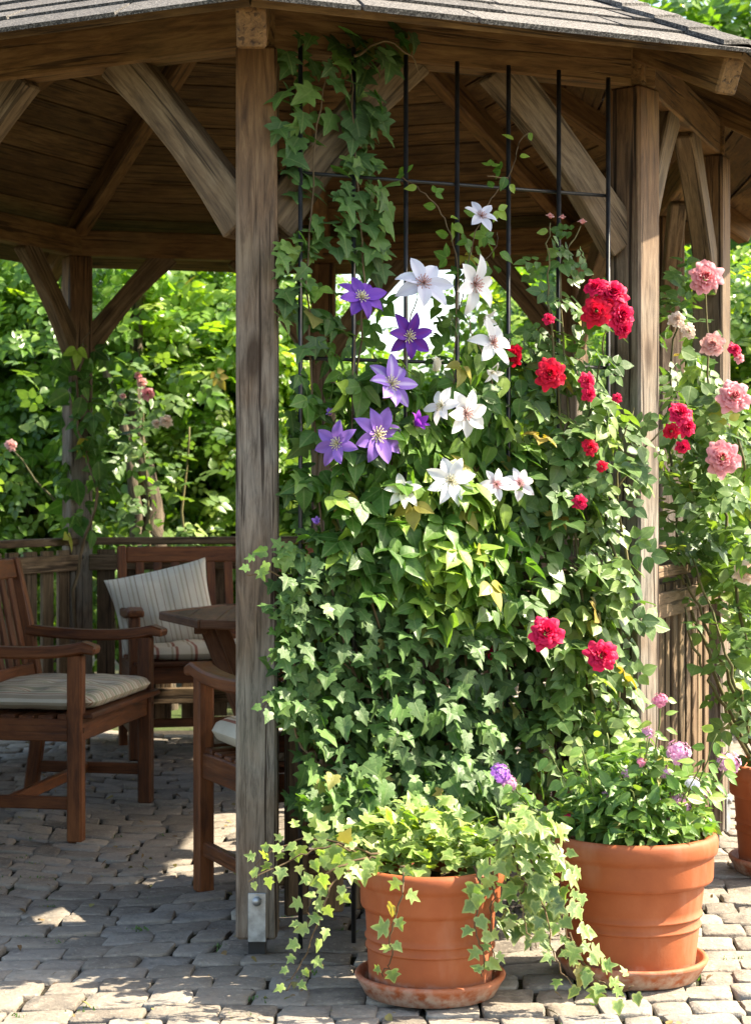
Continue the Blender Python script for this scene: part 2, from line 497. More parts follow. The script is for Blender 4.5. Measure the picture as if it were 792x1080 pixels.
cam.sensor_fit = 'VERTICAL'; cam.sensor_height = 36; cam.lens = F / 1080 * 36
cam.shift_y = -(540 - HY) / 1080; cam.clip_end = 600; cam.clip_start = .05
cam.dof.use_dof = True; cam.dof.focus_distance = 4.85; cam.dof.aperture_fstop = 8.0
sc.camera = co
sc.view_settings.view_transform = 'Standard'; sc.view_settings.look = 'None'
sc.view_settings.exposure = 1.9; sc.view_settings.gamma = 1
sc.view_settings.use_curve_mapping = False
sc.view_settings.use_white_balance = True; sc.view_settings.white_balance_temperature = 7350; sc.view_settings.white_balance_tint = 8
sc.cycles.max_bounces = 8; sc.cycles.transparent_max_bounces = 4
sc.cycles.use_adaptive_sampling = True
sc.cycles.use_denoising = True

# ------------------------------------------------------------------ gazebo
posts = [(-.30, 4.72), (.722, 5.173), (1.126, 6.216), (1.19, 7.6), (.92, 8.68), (-.255, 9.11), (-1.42, 8.83), (-1.98, 7.6), (-1.87, 6.2), (-1.345, 5.29)]
posts = [Vector((x, y, 0)) for x, y in posts]
CEN = Vector((-.354, 6.94, 0))
ZB0, ZB1 = 2.300, 2.425        # ring beam
EAVE, ZE, ZA = .446, 2.315, 3.46
G0 = (CEN.x, CEN.y, 0)
gz = thing('gazebo', 'open timber garden gazebo with grey shingle roof, carved braces and picket railings', 'gazebo', G0)
n = len(posts)
outw = [(p - CEN).normalized() for p in posts]
eave = [p + o * EAVE + Vector((0, 0, ZE)) for p, o in zip(posts, outw)]
apex = CEN + Vector((0, 0, ZA))
up = Vector((0, 0, 1))
for i, p in enumerate(posts):
    o = outw[i]
    if i == 0: o = Vector((.0, -1, 0))
    if i == 1: o = Vector((.75, -.66, 0)).normalized()
    w_ = .104 if i < 3 else .115
    b = MB()
    b.sweep([p + up * .045, p + up * 1.2, p + up * ZB0], w_, w_, o, .007, tone=[.62, .62, .5][i] if i < 3 else .45)
    po = b.build('post', M['post'], gz, G0)
    b = MB()   # steel shoe: plate + foot
    fr = p + o * (w_ / 2 + .004) + (o.cross(up) * -.002)
    b.bar(fr + up * .042, fr + up * .165, .045, .006, o, .002)
    an = b.build('post_anchor', M['zinc'], po, G0)
    b = MB(); c0 = fr + up * .145
    b.tube([c0, c0 + o * .012], .012, 8)
    b.build('bolt', M['zinc'], po, G0)
    b = MB(); b.bar(p + up * .0, p + up * .05, .045, .045, o, .003); b.build('foot', M['iron'], po, G0)
    if i > 2:
        b = MB(); b.tube([p - outw[i] * (w_ / 2) + up * .872, p - outw[i] * (w_ / 2 + .006) + up * .872], .011, 8); b.build('bolt', M['iron'], po, G0)
for i in range(n):
    p, q = posts[i], posts[(i + 1) % n]
    d = (q - p).normalized(); nrm = Vector((d.y, -d.x, 0))
    b = MB()
    zc = (ZB0 + ZB1) / 2 + (.0015 if i % 2 else 0)
    b.bar(p + up * zc - d * .05, q + up * zc + d * .05, ZB1 - ZB0, .075, nrm, .006, tone=.6)
    b.build('ring_beam', M['beam'], gz, G0)
    for (s, e, dd) in ((p, q, d), (q, p, -d)):
        b = MB()
        a0 = s + dd * .035 + up * 1.86; a1 = s + dd * .43 + up * 2.325
        mid = (a0 + a1) / 2
        inn = (dd * -1 * (a1.z - a0.z) + up * (a1 - a0).dot(dd)).normalized()
        pts, ws = [], []
        for k in range(9):
            u = k / 8
            c_ = a0.lerp(a1, u)
            arch = math.sin(math.pi * u)
            pts.append(c_ + inn * (.012 * arch))
            ws.append(.122 - .026 * arch)
        b.sweep(pts, ws, .062, nrm, .005, tone=.55)
        b.build('brace', M['brace'], gz, G0)
# hip rafters, boards, shingles
for i in range(n):
    a = eave[i] - up * .075 + (apex - eave[i]) * .02; t_ = apex - up * .075
    dirv = (t_ - a).normalized()
    side = Vector((-outw[i].y, outw[i].x, 0))
    b = MB(); b.bar(a + dirv * .0, t_ - dirv * .06, .105, .07, side, .006, tone=.5)
    b.build('rafter', M['beam'], gz, G0)
    P0, P1 = eave[i], eave[(i + 1) % n]
    nr = (P1 - P0).cross(apex - P0).normalized()
    if nr.z < 0: nr = -nr
    slope = ((P0 + P1) / 2 - apex).length
    ns = int(slope / .15)
    b = MB()
    for k in range(ns):
        v0, v1 = (k + .02) / ns, (k + .955) / ns
        A_, B_ = P0.lerp(apex, v0), P1.lerp(apex, v0)
        C_, D_ = P1.lerp(apex, v1), P0.lerp(apex, v1)
        e = (B_ - A_).normalized() * .004
        A_ += e; D_ += e; B_ -= e; C_ -= e
        th = nr * -.02
        V = [A_, B_, C_, D_, A_ + th, B_ + th, C_ + th, D_ + th]
        ln = (B_ - A_).length
        wv = (D_ - A_).dot((apex - (P0 + P1) / 2).normalized())
        G = [(0, 0, 0), (ln, 0, 0), (ln, wv, 0), (0, wv, 0), (0, 0, .02), (ln, 0, .02), (ln, wv, .02), (0, wv, .02)]
        b.add(V, [(0, 1, 2, 3), (7, 6, 5, 4), (0, 4, 5, 1), (1, 5, 6, 2), (2, 6, 7, 3), (3, 7, 4, 0)], G)
    b.build('roof_boards', M['board'], gz, G0)
    # shingle courses
    b = MB(); ex = .135; nc = int(slope / ex)
    dn = ((P0 + P1) / 2 - apex).normalized()
    for k in range(nc):
        v0, v1 = max(k / nc - .012 * (k == 0), -.012), min((k + 1.25) / nc, .995)
        for_len = (P1.lerp(apex, v0) - P0.lerp(apex, v0)).length
        cuts = [0.]
        x = random.uniform(.08, .3)
        while x < for_len - .05:
            cuts.append(x / for_len); x += random.uniform(.24, .55)
        cuts.append(1.)
        for u0, u1 in zip(cuts[:-1], cuts[1:]):
            g_ = .0045 / max(for_len, .1)
            ua, ub = u0 + (g_ if u0 > 0 else 0), u1 - (g_ if u1 < 1 else 0)
            jit = random.uniform(-.008, .008) * (k > 0)
            lo0 = P0.lerp(apex, v0 + jit / slope).lerp(P1.lerp(apex, v0 + jit / slope), ua)
            lo1 = P0.lerp(apex, v0 + jit / slope).lerp(P1.lerp(apex, v0 + jit / slope), ub)
            hi0 = P0.lerp(apex, v1).lerp(P1.lerp(apex, v1), ua); hi1 = P0.lerp(apex, v1).lerp(P1.lerp(apex, v1), ub)
            lift = random.uniform(.008, .014)
            V = [lo0 + nr * (.004 + lift), lo1 + nr * (.004 + lift), hi1 + nr * .006, hi0 + nr * .006,
                 lo0 + nr * .004, lo1 + nr * .004, hi1 + nr * .003, hi0 + nr * .003]
            b.add(V, [(0, 1, 2, 3), (7, 6, 5, 4), (0, 4, 5, 1), (1, 5, 6, 2), (2, 6, 7, 3), (3, 7, 4, 0)], None)
    b.build('shingle_panel', M['shingle'], gz, G0)
    # hip cap of folded shingles
    b = MB(); hd = apex - eave[i]; hl = hd.length; hdn = hd.normalized(); nh = int(hl / .15)
    nprev = (eave[i] - eave[i - 1]).cross(apex - eave[i]).normalized()
    if nprev.z < 0: nprev = -nprev
    s1 = (eave[(i + 1) % n] - eave[i]).normalized(); s0 = (eave[i - 1] - eave[i]).normalized()
    s1 = (s1 - hdn * s1.dot(hdn)).normalized(); s0 = (s0 - hdn * s0.dot(hdn)).normalized()
    for k in range(nh):
        b0 = eave[i] + hdn * (k * .15 - .02); b1 = b0 + hdn * .2
        if k == nh - 1: b1 = apex
        hgt = up
        V = []
        for bb, lf in ((b0, .030), (b1, .020)):
            V += [bb + s0 * .085 + hgt * lf, bb + hgt * (lf + .006), bb + s1 * .085 + hgt * lf,
                  bb + s0 * .085 + hgt * (lf - .012), bb + hgt * (lf - .006), bb + s1 * .085 + hgt * (lf - .012)]
        b.add(V, [(0, 1, 7, 6), (1, 2, 8, 7), (3, 9, 10, 4), (4, 10, 11, 5), (0, 3, 4, 1), (1, 4, 5, 2), (0, 6, 9, 3), (2, 5, 11, 8)])
    b.build('hip_cap', M['shingle'], gz, G0)
# railings, every side but the entrance on the left (between posts 9 and 0)
for i in range(n - 1):
    p, q = posts[i], posts[i + 1]
    d = (q - p).normalized(); nrm = Vector((d.y, -d.x, 0)); Ld = (q - p).length
    b = MB()
    x = .075
    wide = .062 if i in (0, 1, 2) else .085
    while x < Ld - .07 - wide * .5:
        c0 = p + d * (x + wide / 2) + nrm * random.uniform(-.003, .003)
        b.bar(c0 + up * (.09 + random.uniform(-.01, .01)), c0 + up * .905, wide, .020, nrm, .003)
        x += wide + (.036 if i < 3 else .05)
    rp = b.build('railing_panel', M['fence'], gz, G0)
    b = MB(); zt = .945
    b.bar(p + d * .05 + up * zt, q - d * .05 + up * zt, .09, .035, up, .005)
    b.build('top_rail', M['fence'], rp, G0)
    for z in (.845, .20):
        b = MB(); b.bar(p + d * .05 + up * z - nrm * .0295, q - d * .05 + up * z - nrm * .0295, .075, .036, nrm, .004)
        b.build('cross_rail', M['fence'], rp, G0)
        if z > .5:
            b = MB(); b.bar(p + d * .05 + up * z + nrm * .0225, q - d * .05 + up * z + nrm * .0225, .075, .022, nrm, .004)
            b.build('cross_rail', M['fence'], rp, G0)

# ------------------------------------------------------------------ trellis
AB = (posts[1] - posts[0]).normalized(); TN = Vector((AB.y, -AB.x, 0))      # along and outward
T0 = posts[0] + TN * .075


def tre(x, y, off=0.):
    d = Vector(((x - CX) / F, 1, -(y - HY) / F))
    o = Vector((0, 0, CH))
    p0 = T0 + TN * off
    t = (p0 - o).dot(TN) / d.dot(TN)
    return o + d * t


tr0 = tre(480, 521); tr0.z = 0
trl = thing('metal_trellis', 'black iron grid trellis fixed between the two front posts of the gazebo', 'trellis', tr0)
bx = [317, 373, 428, 482, 536, 589, 641]
tops = [48, 50, 58, 65, 69, 74, 82]
for x, ty in zip(bx, tops):
    p = tre(x, ty); b = MB()
    b.tube([Vector((p.x, p.y, .02)), p], .0062, 8)
    b.build('upright_bar', M['iron'], trl, tr0)
xa, xb = tre(315, 521), tre(643, 521)
for z in (1.985, 1.515, .915, .43):
    b = MB(); off = -TN * .010
    b.tube([Vector((xa.x, xa.y, z)) + off, Vector((xb.x, xb.y, z)) + off], .0048, 8)
    b.build('cross_bar', M['iron'], trl, tr0)

# ------------------------------------------------------------------ furniture
def armchair(name, label, loc, face, w=.58, d=.50, bench=False, cat='chair', group=None):
    """local: x right, y forward"""
    rz = math.atan2(face[1], face[0]) - math.pi / 2
    t = thing(name, label, cat, loc, rz, group)
    hx, hy = w / 2, d / 2
    m = M['chair']; L5 = .052
    for s in (-1, 1):
        b = MB(); b.sweep([(s * hx, hy, 0), (s * hx, hy, .30), (s * hx, hy, .632)], L5, .050, (1, 0, 0), .006); b.build('leg', m, t)
        b = MB(); b.sweep([(s * hx, -hy - .03, 0), (s * hx, -hy, .22), (s * hx, -hy, .42), (s * hx, -hy - .045, .68), (s * hx, -hy - .10, .925)], L5, .040, (1, 0, 0), .006); b.build('leg', m, t)
        b = MB(); pts, ws, ts = [], [], []
        for k in range(13):
            u = k / 12
            pts.append((s * (hx + .006 * math.sin(u * 3.1)), -hy - .045 + u * (d + .045 + .075), .652 - .018 * math.sin(math.pi * u * 1.0) + (.014 if u > .8 else 0) * (u - .8) * 5 - (.022 * max(0, u - .93) * 14)))
            ws.append(.040 if u < .95 else .030); ts.append(.050 + .024 * u)
        b.sweep(pts, ws, ts, (1, 0, 0), .007, smooth=False); b.build('armrest', m, t)
        b = MB(); b.bar((s * hx, -hy + .02, .375), (s * hx, hy - .025, .375), .075, .026, (1, 0, 0), .004); b.build('seat_rail', m, t)
        b = MB(); b.bar((s * hx, -hy, .13), (s * hx, hy - .025, .13), .042, .026, (1, 0, 0), .004); b.build('stretcher', m, t)
    for s in (-1, 1):
        b = MB(); b.tube([(s * hx, hy + .024, .375), (s * hx, hy + .028, .375)], .009, 10); b.build('screw_plug', M['table'], t)
    for y in (hy, -hy + .01):
        b = MB(); b.bar((-hx + .025, y, .372), (hx - .025, y, .372), .075, .026, (0, 1, 0), .004); b.build('seat_rail', m, t)
    b = MB(); b.bar((-hx + .012, -.02, .13), (hx - .012, -.02, .13), .040, .026, (0, 1, 0), .004); b.build('stretcher', m, t)
    b = MB(); ns = 7
    for k in range(ns):
        u = k / (ns - 1); y = -hy + .05 + u * (d - .02)
        b.bar((-hx - .005, y, .423 - .010 * math.sin(math.pi * u)), (hx + .005, y, .423 - .010 * math.sin(math.pi * u)), .055, .018, (0, 0, 1), .004)
    b.build('seat', m, t)
    b = MB()   # backrest: two rails, upright slats
    def bk(z): return -hy - .045 * max(0, (z - .42) / .26) if z < .68 else -hy - .045 - .055 * (z - .68) / .245
    for z, hgt in ((.885, .075), (.50, .055)):
        b.bar((-hx + .02, bk(z), z), (hx - .02, bk(z), z), hgt, .024, (0, 1, .2), .005)
    nsl = max(5, int(w / .085)); 
    for k in range(nsl):
        x = -hx + (k + 1) * w / (nsl + 1)
        b.bar((x, bk(.52), .52), (x, bk(.86), .86), .040, .014, (0, 1, .2), .003)
    b.build('backrest', m, t)
    return t


def cushion_mesh(name, w, d, t, nx, ny, mat, tufts=True, swap=False, pillow=False):
    nu, nv = 40, 40
    V, T, LC = [], [], []
    for sgn in (1, -1):
        for j in range(nv + 1):
            for i in range(nu + 1):
                u, v = i / nu * 2 - 1, j / nv * 2 - 1
                if pillow:
                    x = u * w / 2 * (1 - .09 * (1 - v * v)); y = v * d / 2 * (1 - .09 * (1 - u * u))
                    h = t / 2 * (max(0, 1 - u * u) * max(0, 1 - v * v)) ** .42
                    h *= 1 + .07 * math.sin(7 * u + 3 * v) * math.cos(5 * v - 2 * u)
                else:
                    rr = .93
                    x, y = u * w / 2, v * d / 2
                    # rounded corners
                    q = max(0, abs(u) - .8) / .2, max(0, abs(v) - .8) / .2
                    if q[0] > 0 and q[1] > 0:
                        l = math.hypot(*q)
                        if l > 0:
                            mxx = max(q) / l
                            x = math.copysign((.8 + .2 * q[0] * mxx) * w / 2, u); y = math.copysign((.8 + .2 * q[1] * mxx) * d / 2, v)
                    h = t / 2 * (max(0, 1 - abs(u) ** 7) * max(0, 1 - abs(v) ** 7)) ** .5
                    if tufts:
                        for a in range(nx):
                            for c in range(ny):
                                du = (u - (-1 + (a + .5) * 2 / nx)) * w / 2; dv = (v - (-1 + (c + .5) * 2 / ny)) * d / 2
                                h -= t * .30 * math.exp(-(du * du + dv * dv) / .0016)
                        h *= 1 + .06 * math.sin(9 * u + 2) * math.sin(8 * v)
                V.append((x, y, sgn * h)); LC.append((y, x, 0) if swap else (x, y, 0))
    W = nu + 1
    for s in (0, 1):
        o = s * W * (nv + 1)
        for j in range(nv):
            for i in range(nu):
                a, b_, c, e = o + j * W + i, o + j * W + i + 1, o + (j + 1) * W + i + 1, o + (j + 1) * W + i
                if s == 0: T += [(a, b_, c), (a, c, e)]
                else: T += [(a, c, b_), (a, e, c)]
    ob = np_mesh(name, np.array(V), np.array(T), {'lc': np.array(LC)}, mat)
    return ob


def set_on(o, chair, loc, rot=(0, 0, 0)):
    """place o by a position given in the chair's frame"""
    m_ = Matrix.Translation(chair.location) @ Matrix.Rotation(chair.rotation_euler.z, 4, 'Z')
    o.matrix_world = m_ @ Matrix.Translation(loc) @ (Matrix.Rotation(rot[2], 4, 'Z') @ Matrix.Rotation(rot[0], 4, 'X') @ Matrix.Rotation(rot[1], 4, 'Y'))


f1 = Vector((.985, -.17, 0)).normalized()
c1 = Vector((-.937, 6.62, 0)) - f1 * .215
ch1 = armchair('wooden_armchair', 'wide reddish wooden armchair in full view left of the table, facing right', 'W', None) if False else \
    armchair('wooden_armchair', 'wide reddish wooden armchair in full view at the left, with a beige striped seat pad', c1, f1, .80, .43, group='wooden armchairs round the table')
cu = cushion_mesh('seat_cushion', .74, .50, .075, 3, 3, M['seatfab'], swap=False)
tag(cu, 'beige tufted seat cushion with faded green stripes on the armchair at the left', 'cushion')
set_on(cu, ch1, (0, .01, .463))
f2 = Vector((-.42, .91, 0)).normalized(); r2 = Vector((f2.y, -f2.x, 0))
fl = Vector((-.505, 5.45, 0)); c2 = fl + r2 * .29 - f2 * .25
ch2 = armchair('wooden_armchair', 'wooden armchair half hidden behind the front post and seen from behind', c2, f2, .58, .50, group='wooden armchairs round the table')
cu = cushion_mesh('seat_cushion', .55, .50, .095, 2, 2, M['redfab'])
tag(cu, 'red striped seat cushion peeping out beside the front gazebo post', 'cushion'); set_on(cu, ch2, (0, .02, .476))
ch3 = armchair('wooden_armchair', 'wooden armchair behind the climbing plants, glimpsed through gaps in their leaves', (.50, 6.55, 0), Vector((-1, .1, 0)), .58, .50, group='wooden armchairs round the table')
cu = cushion_mesh('seat_cushion', .52, .50, .06, 2, 2, M['seatfab'])
tag(cu, 'pale seat cushion glimpsed through the leaves behind the climbing roses', 'cushion'); set_on(cu, ch3, (0, .02, .458))
fb = Vector((.234, -.972, 0)).normalized(); rb = Vector((fb.y, -fb.x, 0))
bl = Vector((-1.17, 8.60, 0)); cb = bl - rb * (-.625) * -1 + fb * .25
# rb points to the sitter's right (towards -x): bench runs the other way
cb = bl + Vector((.972, .234, 0)) * .625 + fb * .25
bench = armchair('garden_bench', 'slatted wooden garden bench against the back railing beneath a striped pillow', cb, fb, 1.25, .46, True, 'bench')
cu = cushion_mesh('seat_cushion', 1.16, .44, .075, 5, 2, M['redfab'])
tag(cu, 'long tufted plaid cushion lying along the garden bench', 'cushion'); set_on(cu, bench, (0, .02, .463))
pl = cushion_mesh('throw_pillow', .47, .42, .17, 1, 1, M['pillowfab'], False, False, True)
tag(pl, 'square cream pillow with narrow brown stripes leaning on the bench back', 'pillow')
set_on(pl, bench, (.455, -.10, .645), (R(66), 0, R(0)))
pl.matrix_world = pl.matrix_world @ Matrix.Rotation(R(-14), 4, 'Z')

tt = thing('garden_table', 'dark wooden octagonal table on splayed legs in the middle of the gazebo', 'table', (-.16, 7.5, 0))
b = MB(); nb = 11; Rt = .70
hw = lambda x: max(.02, min(Rt * .985 - abs(x), 9)) if abs(x) > Rt * .7071 else None
ang = [math.pi / 4 * k for k in range(8)]
def oct_y(x):
    # half extent in y of a regular octagon with a vertex on +x
    ax = abs(x); c4 = Rt * math.cos(math.pi / 4)
    if ax <= c4: return Rt + (c4 - Rt) * ax / c4
    return c4 * (Rt - ax) / (Rt - c4)
for k in range(nb):       # boards along y, cut to the octagon
    x0, x1 = -Rt + 2 * Rt * k / nb + .002, -Rt + 2 * Rt * (k + 1) / nb - .002
    xm = [x0, (x0 + x1) / 2, x1]
    V, G = [], []
    for z in (.690, .662):
        for x in xm: V.append((x, -oct_y(x) * .97, z)); G.append((-oct_y(x), x, z))
        for x in reversed(xm): V.append((x, oct_y(x) * .97, z)); G.append((oct_y(x), x, z))
    b.add(V, [(0, 1, 2, 3, 4, 5), (11, 10, 9, 8, 7, 6)] + [(i, i + 6, (i + 1) % 6 + 6, (i + 1) % 6) for i in range(6)], G)
top = b.build('tabletop', M['table'], tt)
b = MB()
for k in range(8):
    a0, a1 = ang[k], ang[(k + 1) % 8]
    p0 = Vector((math.cos(a0), math.sin(a0), 0)) * Rt; p1 = Vector((math.cos(a1), math.sin(a1), 0)) * Rt
    b.bar(p0 + up * .677, p1 + up * .677, .034, .036, (p0 + p1).normalized(), .005)
b.build('table_edge', M['table'], top)
for sx in (-1, 1):
    for sy in (-1, 1):
        b = MB(); b.bar((sx * .50, sy * .26, .655), (sx * .24, sy * .26, 0), .055, .035, (0, 1, 0), .005); b.build('leg', M['table'], tt)
b = MB(); b.bar((-.52, -.3, .642), (-.52, .3, .642), .05, .035, up, .004); b.build('apron', M['table'], tt)
b = MB(); b.bar((.52, -.3, .642), (.52, .3, .642), .05, .035, up, .004); b.build('apron', M['table'], tt)
b = MB(); b.bar((-.33, -.24, .2), (-.33, .24, .2), .05, .03, up, .004); b.build('stretcher', M['table'], tt)

# ------------------------------------------------------------------ pots
def pot(loc, r, rb_, h, label, slabel, s=1.):
    t = MB()
    z0 = .022
    prof = [(0, z0), (rb_ - .01, z0), (rb_, z0 + .006)]
    def rad(z): return rb_ + (r * .915 - rb_) * (z - z0) / (h - z0)
    zc = h - .105 * s
    for k in range(1, 9):
        z = z0 + (zc - z0) * k / 8.
        prof.append((rad(z), z))
        if k in (4, 5):
            prof += [(rad(z), z + .004), (rad(z) + .0045, z + .004), (rad(z) + .0045, z + .008), (rad(z), z + .013)]
    prof = sorted(prof, key=lambda q: (q[1], q[0]))
    c = r * .955
    prof += [(rad(zc) + .001, zc + .003), (c - .008, zc + .006), (c - .003, zc + .010), (c - .001, zc + .017), (c, h - .050 * s), (c + .001, h - .046 * s), (r - .006, h - .043 * s), (r - .001, h - .039 * s), (r + .001, h - .032 * s), (r + .002, h - .018 * s), (r, h - .009 * s), (r - .004, h - .003), (r - .011, h),
             (r - .022, h - .002), (r - .027, h - .010), (r - .03, h - .05), (rad(h - .07) - .014, h - .052)]
    t.lathe(prof, 72)
    o = t.build('terracotta_pot', M['terracotta'], None, (0, 0, 0)); o.location = loc
    tag(o, label, 'flower pot')
    s_ = MB(); rs = rad(h - .07) - .01
    V = [(0, 0, h - .04)] ; Fc = []
    for q in range(1, 5):
        for j in range(24):
            a = 2 * math.pi * j / 24
            V.append((rs * q / 4 * math.cos(a), rs * q / 4 * math.sin(a), h - .048 + random.uniform(-.006, .01)))
    for j in range(24): Fc.append((0, 1 + j, 1 + (j + 1) % 24))
    for q in range(3):
        for j in range(24): Fc.append((1 + q * 24 + j, 1 + (q + 1) * 24 + j, 1 + (q + 1) * 24 + (j + 1) % 24, 1 + q * 24 + (j + 1) % 24))
    s_.add(V, Fc, None, .5, True); s_.build('soil', M['soil'], o)
    rs_ = rb_ + .032
    b = MB()
    b.lathe([(0, .004), (rs_ - .03, .004), (rs_ - .022, .006), (rs_ - .004, .038), (rs_, .043), (rs_ + .002, .049), (rs_ - .002, .054), (rs_ - .009, .054), (rs_ - .013, .049), (rs_ - .022, .019), (rs_ - .028, .016), (0, .016)], 72)
    so_ = b.build('pot_saucer', M['terracotta'], None); so_.location = loc
    tag(so_, slabel, 'saucer')
    return o


PL = Vector((.128, 4.34, 0)); PR = Vector((.622, 4.50, 0)); P3 = Vector((1.275, 5.72, 0))
pot(PL, .172, .143, .305, 'smaller terracotta pot under the front of the trellis, overflowing with trailing ivy', 'round terracotta saucer under the ivy pot')
pot(PR, .206, .150, .352, 'largest terracotta pot right of the ivy, holding pink and mauve bedding flowers', 'terracotta saucer under the largest pot', 1.15)
pot(P3, .190, .150, .34, 'terracotta pot cut off by the right edge, under the pink roses', 'terracotta saucer cut off by the right edge of the photo')

# ------------------------------------------------------------------ paving and ground
b = MB(); S = 120
b.add([(-S, -20, -.03), (S, -20, -.03), (S, 220, -.03), (-S, 220, -.03)], [(0, 1, 2, 3)], None, .5)
o = b.build('ground', M['ground']); o['kind'] = 'structure'
b = MB(); b.add([(-5, 1.5, -.012), (5, 1.5, -.012), (5, 9.25, -.012), (-5, 9.25, -.012)], [(0, 1, 2, 3)], None, .5)
o = b.build('paving_joints', M['joint']); o['kind'] = 'structure'


def warp(u, v):
    """rows: straight at the front, fanning into arcs inside the gazebo"""
    k = min(1, max(0, (v - 4.7) / 1.0))
    a = .012 + .10 * k
    x = u; y = v + a * math.cos(2 * math.pi * (u + .25) / 1.25) + .06 * math.sin(u * .9 + .5) * (1 - k)
    return x + .06 * math.sin(v * 1.3) + .10 * (v - 4) * (1 - k) * 0, y


b = MB()
v = 2.4; row = 0
while v < 9.1:
    rh = random.uniform(.108, .132)
    half = 1.9 + (v) * .14
    u = -half - .6 + random.uniform(0, .15)
    while u < half + .4:
        wd = random.choice([.10, .115, .13, .14, .16]) * random.uniform(.92, 1.08)
        g_ = random.uniform(.0015, .0045)
        j = lambda: random.uniform(-.009, .009)
        u0, u1, v0, v1 = u + g_, u + wd - g_, v + g_, v + rh - g_
        cc = [(u0 + j(), v0 + j()), (u1 + j(), v0 + j()), (u1 + j(), v1 + j()), (u0 + j(), v1 + j())]
        # outline with cut corners and bowed sides
        ol = []
        for q in range(4):
            a_, c_, d_ = cc[q - 1], cc[q], cc[(q + 1) % 4]
            cut = random.uniform(.06, .15)
            ol.append((c_[0] + (a_[0] - c_[0]) * cut, c_[1] + (a_[1] - c_[1]) * cut))
            ol.append((c_[0] + (d_[0] - c_[0]) * cut * .6, c_[1] + (d_[1] - c_[1]) * cut * .6))
            mm = random.uniform(-.005, .006)
            nx_, ny_ = d_[1] - c_[1], c_[0] - d_[0]; nl = math.hypot(nx_, ny_) or 1
            ol.append(((c_[0] + d_[0]) / 2 + nx_ / nl * mm, (c_[1] + d_[1]) / 2 + ny_ / nl * mm))
        cx_ = sum(p[0] for p in ol) / 12; cy_ = sum(p[1] for p in ol) / 12
        z = random.uniform(-.005, .005); tx, ty = random.uniform(-.035, .035), random.uniform(-.035, .035)
        V = []
        for sc_, zz in ((1.0, -.035), (1.0, -.006), (.985, -.0015), (.955, .000), (.5, .0008)):
            for (px, py) in ol:
                qx, qy = cx_ + (px - cx_) * sc_, cy_ + (py - cy_) * sc_
                wx, wy = warp(qx, qy)
                V.append((wx, wy, z + zz + (qx - cx_) * tx + (qy - cy_) * ty + (random.uniform(-.0022, .0022) if zz > -.009 else 0)))
        wx, wy = warp(cx_, cy_); V.append((wx, wy, z + .0015))
        Fc = []
        for q in range(4):
            for e in range(12): Fc.append((q * 12 + e, q * 12 + (e + 1) % 12, (q + 1) * 12 + (e + 1) % 12, (q + 1) * 12 + e))
        for e in range(12): Fc.append((48 + e, 48 + (e + 1) % 12, 60))
        b.add(V, Fc, None, min(1, max(0, random.gauss(.5, .22))), True)
        u += wd
    v += rh; row += 1
o = b.build('paving', M['stone']); o['kind'] = 'structure'

# ------------------------------------------------------------------ leaf templates
def tri_fan(center, outline):
    V = [center] + outline
    m_ = len(outline)
    return V, [(0, 1 + i, 1 + (i + 1) % m_) for i in range(m_)]


def tpl_ivy(var=0):
    h = [(.17, -.10), (.34, -.07), (.43, .04), (.33, .15), (.29, .21), (.42, .30), (.52, .44), (.36, .48), (.22, .54), (.18, .64), (.11, .82)]
    if var == 1: h = [(.18, -.13), (.34, -.10), (.40, .02), (.36, .12), (.34, .18), (.42, .24), (.45, .36), (.36, .46), (.26, .54), (.20, .66), (.10, .84)]
    if var == 2: h = [(.14, -.07), (.33, -.06), (.46, .05), (.33, .16), (.25, .22), (.43, .36), (.57, .51), (.36, .52), (.18, .55), (.15, .66), (.09, .84)]
    ol = [(0, -.02)] + h + [(0, 1.0)] + [(-x, y) for x, y in reversed(h)]
    z = lambda x, y: .16 * abs(x) - .25 * max(0, y - .3) ** 2 - .45 * max(0, abs(x) - .25) ** 1.5 - .15 * max(0, .1 - y)
    n_ = len(ol)
    V = [(0, .32, -.02)] + [(x * .5, .32 + (y - .32) * .5, z(x * .5, .32 + (y - .32) * .5) - .0) for x, y in ol] + [(x, y, z(x, y)) for x, y in ol]
    T = []
    for i in range(n_):
        j = (i + 1) % n_
        T += [(0, 1 + j, 1 + i), (1 + i, 1 + j, 1 + n_ + j), (1 + i, 1 + n_ + j, 1 + n_ + i)]
    E = [0.] + [.45] * n_ + [1.] * n_
    return np.array(V), np.array(T), np.array(E)


def tpl_ovate(wid=.3, droop=.25, fold=.22, fine=True):
    ys = [0, .07, .2, .38, .58, .78, .92, 1.0] if fine else [0, .14, .42, .72, 1.0]
    ws = [0, .46, .85, 1.0, .84, .48, .17, 0] if fine else [0, .72, 1.0, .6, 0]
    V, E = [], []
    for y, k in zip(ys, ws):
        x = wid * k
        zz = -droop * y * y
        V += [(-x, y, zz + fold * x + .02 * math.sin(9 * y)), (0, y, zz), (x, y, zz + fold * x + .02 * math.sin(8 * y + 1))]; E += [1, 0, 1]
    T = []
    m_ = len(ys) - 1
    for i in range(m_):
        a, c = i * 3, (i + 1) * 3
        if i == 0: T += [(1, c + 1, c), (1, c + 2, c + 1)]
        elif i == m_ - 1: T += [(a, a + 1, c + 1), (a + 1, a + 2, c + 1)]
        else: T += [(a, a + 1, c), (a + 1, c + 1, c), (a + 1, a + 2, c + 1), (a + 2, c + 2, c + 1)]
    return np.array(V, float), np.array(T), np.array(E, float)


